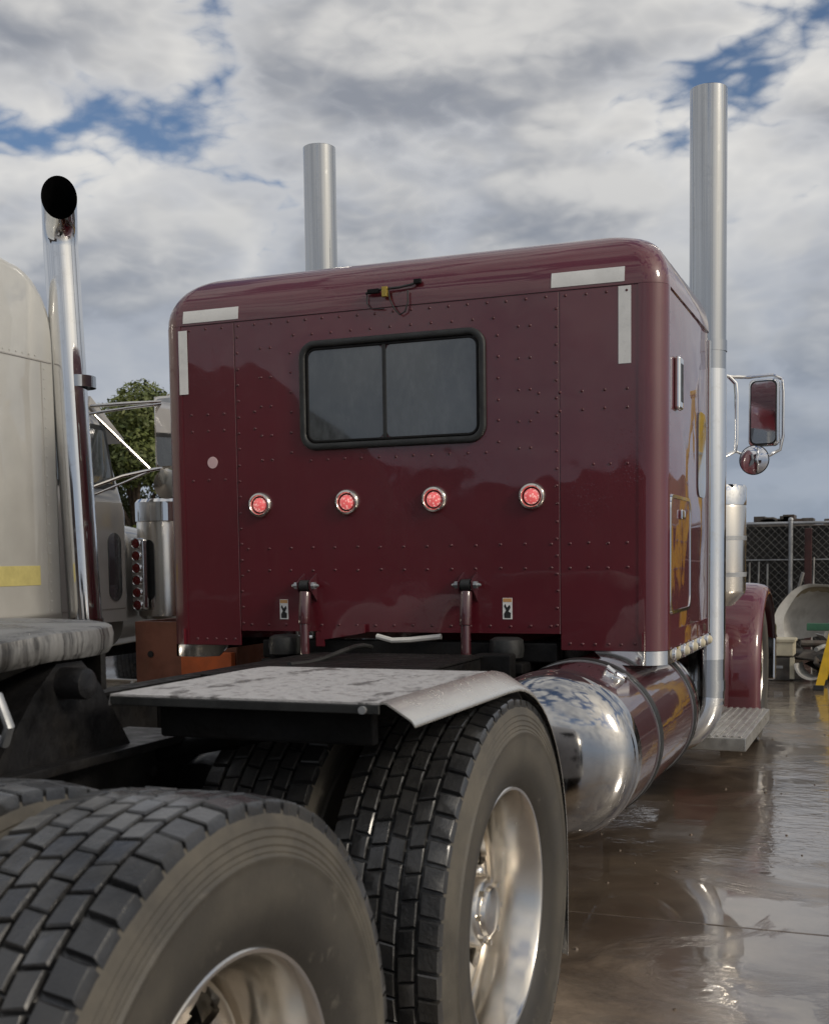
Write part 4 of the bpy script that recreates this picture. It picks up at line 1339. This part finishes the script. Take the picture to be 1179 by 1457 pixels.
# discarded fibreglass hood: white outside, raw tan inside, open arch to the viewer
hd = thing('discarded_hood', 'discarded white fibreglass hood with raw tan underside lying on scrap', 'hood', (1.35, 11.3, 0))
HC = Vector((1.30, 11.35, .52))
def hood_shell(k_in, mname, pname):
    rings = []
    for k in range(13):
        t = k / 12
        kk = math.sqrt(max(.0, 1 - (t * .97) ** 2.2)) * .85 + .15 * (1 - t)
        ring = []
        for i in range(28):
            a = R(-18 + 216 * i / 27)
            wob = 1 + .035 * math.sin(3 * a + .6) + .02 * math.sin(7 * a)
            ring.append((HC.x + .52 * kk * k_in * math.cos(a) * wob + .25 * t, HC.y + .60 * t + (.03 if k_in < 1 else 0), HC.z + .50 * kk * k_in * math.sin(a) * wob - .04 * t))
        rings.append(ring)
    mb = MB(); mb.rings(rings, close=False, cap0=False, cap1=True)
    return mb.part(pname, mname, hd, 60)
hood_shell(1.0, 'white_gel', 'outer_skin'); hood_shell(.965, 'tan', 'raw_underside')
mb = MB()
rings = []
for i in range(37):
    a = R(-20 + 220 * i / 36)
    wob = 1 + .035 * math.sin(3 * a + .6) + .02 * math.sin(7 * a)
    c_, s_ = math.cos(a), math.sin(a)
    wd = .018 + .11 * max(0, -c_) ** 2.0 * max(0, .55 + .45 * s_)
    ro, ri = 1.0, 1.0 - wd / .5
    q = lambda r_, y: (HC.x + .52 * r_ * c_ * wob, y, HC.z + .50 * r_ * s_ * wob)
    rings.append([q(ro + .02, HC.y - .015), q(ri, HC.y + .02), q(ri, HC.y + .035), q(ro + .02, HC.y + .012)])
mb.rings(rings); mb.part('rim_flange', 'white_gel', hd, 50)

# cream crate on dark box
bx = thing('dark_storage_box', 'dark storage box on the wet ground carrying a cream crate', 'box', (.90, 10.72, 0))
mb = MB(); mb.box(.79, 1.02, 10.60, 10.90, 0, .25, .012); mb.part('body', 'scrap', bx)
MB().box(.84, .93, 10.594, 10.601, .13, .16, .003).part('latch', 'galv', bx)
MB().box(1.00, 1.05, 10.585, 10.60, .02, .25, .004).part('corner_post', 'cream_box', bx)
cr = MB(); cr.box(.77, 1.04, 10.58, 10.90, .262, .43, .015, 3); cr.box(.755, 1.055, 10.565, 10.915, .41, .445, .008)
tag(cr.part('cream_crate', 'cream_box'), 'small cream plastic crate on top of the dark storage box', 'crate')
# scrap pile
rnd = random.Random(11)
grp = 'loose scrap pieces under the discarded hood'
for i in range(46):
    x = rnd.uniform(1.02, 2.9); y = rnd.uniform(10.75, 11.7); z = rnd.uniform(.04, .50) * max(.35, 1 - abs(y - 11.2))
    T_ = Matrix.Translation((x, y, z)) @ Matrix.Rotation(rnd.uniform(0, 6.28), 4, 'Z') @ Matrix.Rotation(rnd.uniform(-.5, .5), 4, 'Y') @ Matrix.Rotation(rnd.uniform(-.3, .3), 4, 'X')
    mb = MB()
    kind = i % 4
    if kind == 0:
        mb.tube([(-.35, 0, 0), (-.1, .03, .02), (.12, .0, .03), (.35, .06, -.02)], rnd.uniform(.015, .04), 10)
    elif kind == 1:
        L_ = rnd.uniform(.2, .4)
        mb.prism([(-.05, -.04), (.05, -.04), (.05, -.032), (-.042, -.032), (-.042, .04), (-.05, .04)], 'X', -L_, L_)
    elif kind == 2:
        rr = []
        for k in range(6):
            u = -.2 + k * .08; zz = .05 * math.sin(k * .9 + i)
            rr.append([(u, -.15, zz), (u, .15, zz + .02), (u, .15, zz + .026), (u, -.15, zz + .006)])
        mb.rings(rr)
    else:
        mb.lathe([(-.05, .05), (-.05, .10), (-.03, .12), (.03, .12), (.05, .10), (.05, .05)], (0, 0, 0), 'X', 18, close=True)
    bmesh.ops.transform(mb.bm, matrix=T_, verts=mb.bm.verts[:])
    mt, adj = [('scrap', 'rusty'), ('scrap', 'rusty'), ('scrap_grey', 'pale grey'), ('rubber', 'black'), ('scrap', 'rusty')][i % 5]
    nm_, kd = [('bent_pipe', 'bent pipe'), ('angle_iron', 'length of angle iron'), ('sheet_offcut', 'warped sheet offcut'), ('scrap_ring', 'heavy ring')][kind]
    tag(mb.part(nm_, mt), '%s %s in the scrap under the discarded hood' % (adj, kd), 'scrap', '%s %ss in the scrap' % (adj, kd))
mb = MB(); mb.box(1.15, 2.3, 10.86, 10.90, .52, .60, .01); mb.bm.verts.ensure_lookup_table()
tag(mb.part('green_sheet', 'green'), 'dark green metal strip lying across the scrap', 'sheet')
mb = MB()
rings = []
for k in range(13):
    a = R(180 + 15 * k)
    for_ = (1.22 + .17 * math.cos(a), .19 + .17 * math.sin(a))
    o_ = (1.22 + .15 * math.cos(a), .19 + .15 * math.sin(a))
    rings.append([(for_[0], 10.5, for_[1]), (o_[0], 10.5, o_[1]), (o_[0] + .05, 10.8, o_[1]), (for_[0] + .05, 10.8, for_[1])])
mb.rings(rings)
tag(mb.part('fender_offcut', 'white_gel'), 'pale curved fender offcut lying on wet ground by the crate', 'fender')
mb = MB(); mb.tube([(.75, 12.6, .2), (1.0, 12.5, 1.12)], .02, 8); mb.tube([(1.1, 12.6, .6), (1.5, 12.5, 1.08)], .03, 8); mb.box(1.4, 1.9, 12.3, 12.6, .9, 1.10, .02)
tag(mb.part('bent_bracket', 'scrap_grey'), 'grey bent bracket sticking up behind the discarded hood', 'bracket')

# yellow A-frame ladder
ld = thing('yellow_stepladder', 'tall yellow A-frame stepladder standing on the wet yard', 'ladder', (2.0, 10.0, 0))
LX0, LX1, LT, LH = 1.34, 2.75, 2.05, 3.0
for y0, yt in ((9.75, 9.92), (10.35, 10.18)):
    for xb in (LX0, LX1):
        mb = MB()
        dirx = (LT - xb)
        rg_ = []
        for t in (0, 1):
            cx_ = xb + dirx * t * .97; cy_ = y0 + (yt - y0) * t; cz_ = LH * t
            rg_.append([(cx_ - .04, cy_ - .016, cz_), (cx_ + .04, cy_ - .016, cz_), (cx_ + .04, cy_ + .016, cz_), (cx_ - .04, cy_ + .016, cz_)])
        mb.rings(rg_); mb.part('rail', 'yellow', ld)
        MB().box(xb - .05, xb + .05, y0 - .03, y0 + .03, -.001, .05, .006).part('foot', 'rubber', ld)
for xb in (LX0, LX1):
    for k in range(1, 10):
        t = k / 10
        cx_ = xb + (LT - xb) * t * .97; ya = 9.75 + .17 * t; yb = 10.35 - .17 * t
        MB().box(cx_ - .035, cx_ + .035, ya, yb, LH * t - .012, LH * t + .012, .003).part('rung', 'alu_step', ld)
MB().box(LT - .16, LT + .16, 9.88, 10.22, LH - .02, LH + .03, .008).part('top_cap', 'yellow', ld)

# tan container added out of view at right, for the paint's reflections
ct = thing('unseen_container', 'tan corrugated container added out of view at right for reflections', 'container', (8.5, 19, 0))
mb = MB()
pl = []
for k in range(61):
    x = 3.6 + k * .15; pl.append((x, 17.0 + (.035 if (k // 2) % 2 else 0)))
ribbon(mb, pl, .1, 2.6, .01); mb.part('front_wall', 'tan_wall', ct, 20)
MB().box(3.6, 12.6, 17.06, 19.4, .1, 2.62, .01).part('body', 'tan_wall', ct)

# ================================================================== trees left
def tree(cx, cy, h, rad, seed, label, n=5200):
    rnd = random.Random(seed)
    t = thing('tree', label, 'tree', (cx, cy, 0), 'trees behind the cream truck')
    mb = MB()
    mb.tube([(cx, cy, 0), (cx + .05, cy, h * .2), (cx - .05, cy + .05, h * .45), (cx, cy, h * .8)], [.17, .14, .10, .03], 10)
    cl = []
    for k in range(16):
        a = rnd.uniform(0, 6.28); rr_ = rad * rnd.uniform(.2, .95); z = h * rnd.uniform(.28, .93)
        fall = 1 - max(0, (z / h - .6)) * 1.3
        c_ = Vector((cx + rr_ * math.cos(a) * fall, cy + rr_ * math.sin(a) * fall, z))
        cl.append((c_, rad * rnd.uniform(.26, .46)))
        mb.tube([(cx, cy, z * .55), ((cx + c_.x) / 2, (cy + c_.y) / 2, z * .8), tuple(c_)], [.05, .03, .012], 6)
    mb.part('trunk', 'bark', t)
    vs, fs = [], []
    for i in range(n):
        c_, r_ = rnd.choice(cl)
        v = Vector((rnd.gauss(0, 1), rnd.gauss(0, 1), rnd.gauss(0, 1))).normalized() * r_ * rnd.random() ** .4
        p = c_ + v
        s_ = rnd.uniform(.018, .042)
        nrm = (v.normalized() + Vector((rnd.gauss(0, .6), rnd.gauss(0, .6), rnd.gauss(.3, .6)))).normalized()
        u_ = nrm.orthogonal().normalized(); w_ = nrm.cross(u_)
        ang = rnd.uniform(0, 6.28); u_, w_ = u_ * math.cos(ang) + w_ * math.sin(ang), w_ * math.cos(ang) - u_ * math.sin(ang)
        b = len(vs)
        vs += [p - u_ * s_ * 1.6, p + w_ * s_ * .7, p + u_ * s_ * 1.6, p - w_ * s_ * .7]
        fs.append((b, b + 1, b + 2, b + 3))
    me = bpy.data.meshes.new('crown'); me.from_pydata([tuple(v - Vector((cx, cy, 0))) for v in vs], [], fs); me.materials.append(M['leaf'])
    o = bpy.data.objects.new('crown', me); COL.objects.link(o); o.parent = t
tree(-9.9, 14.6, 4.25, 1.5, 3, 'rounded green tree behind the cream cab, its crown lighter at the left', 26000)
tree(-8.55, 15.0, 4.45, 1.3, 5, 'darker green tree rising right beside the maroon sleeper edge', 22000)
tree(-12.2, 15.5, 4.1, 1.6, 8, 'broad green tree hidden mostly behind the cream sleeper', 12000)

# ================================================================== added unseen behind the camera, to be mirrored in the paint
sh = thing('unseen_shed', 'long brown shed shape added unseen behind the camera for reflections', 'building', (-12, -34, 0))
mb = MB(); mb.prism([(-40, 0), (-40, 4.0), (-18, 4.5), (6, 3.1), (6, 0)], 'Y', -34, -30); mb.part('wall', 'shed', sh, 0)
mb = MB(); mb.prism([(-40.5, 3.96), (-18, 4.52), (6.5, 3.07), (6.5, 3.20), (-18, 4.66), (-40.5, 4.10)], 'Y', -34.5, -29.5); mb.part('roof', 'shed_roof', sh, 0)
for k in range(5):
    MB().box(-34 + k * 8, -30.5 + k * 8, -29.99, -29.94, .05, 3.4, .02).part('roller_door', 'shed_roof', sh)
mb = MB()  # mound shape added for the dark silhouette mirrored in the sleeper wall
rings = []
rnd = random.Random(2)
for k in range(12):
    t = k / 11
    rings.append([(-9.6 + (6.0 * math.sqrt(1 - t) + .05) * math.cos(a) * (1 + .06 * math.sin(3 * a + 1)), -10.6 + (3.8 * math.sqrt(1 - t) + .05) * math.sin(a) * (1 + .06 * math.sin(4 * a)), 4.75 * t + .12 * math.sin(5 * a + 6 * t)) for a in [2 * PI * i / 40 for i in range(40)]])
rings[0] = [(x, y, -.02) for x, y, z in rings[0]]
mb.rings(rings)
tag(mb.part('unseen_mound', 'dirt', None, 60), 'dark mound shape added unseen behind the camera for reflections', 'mound')
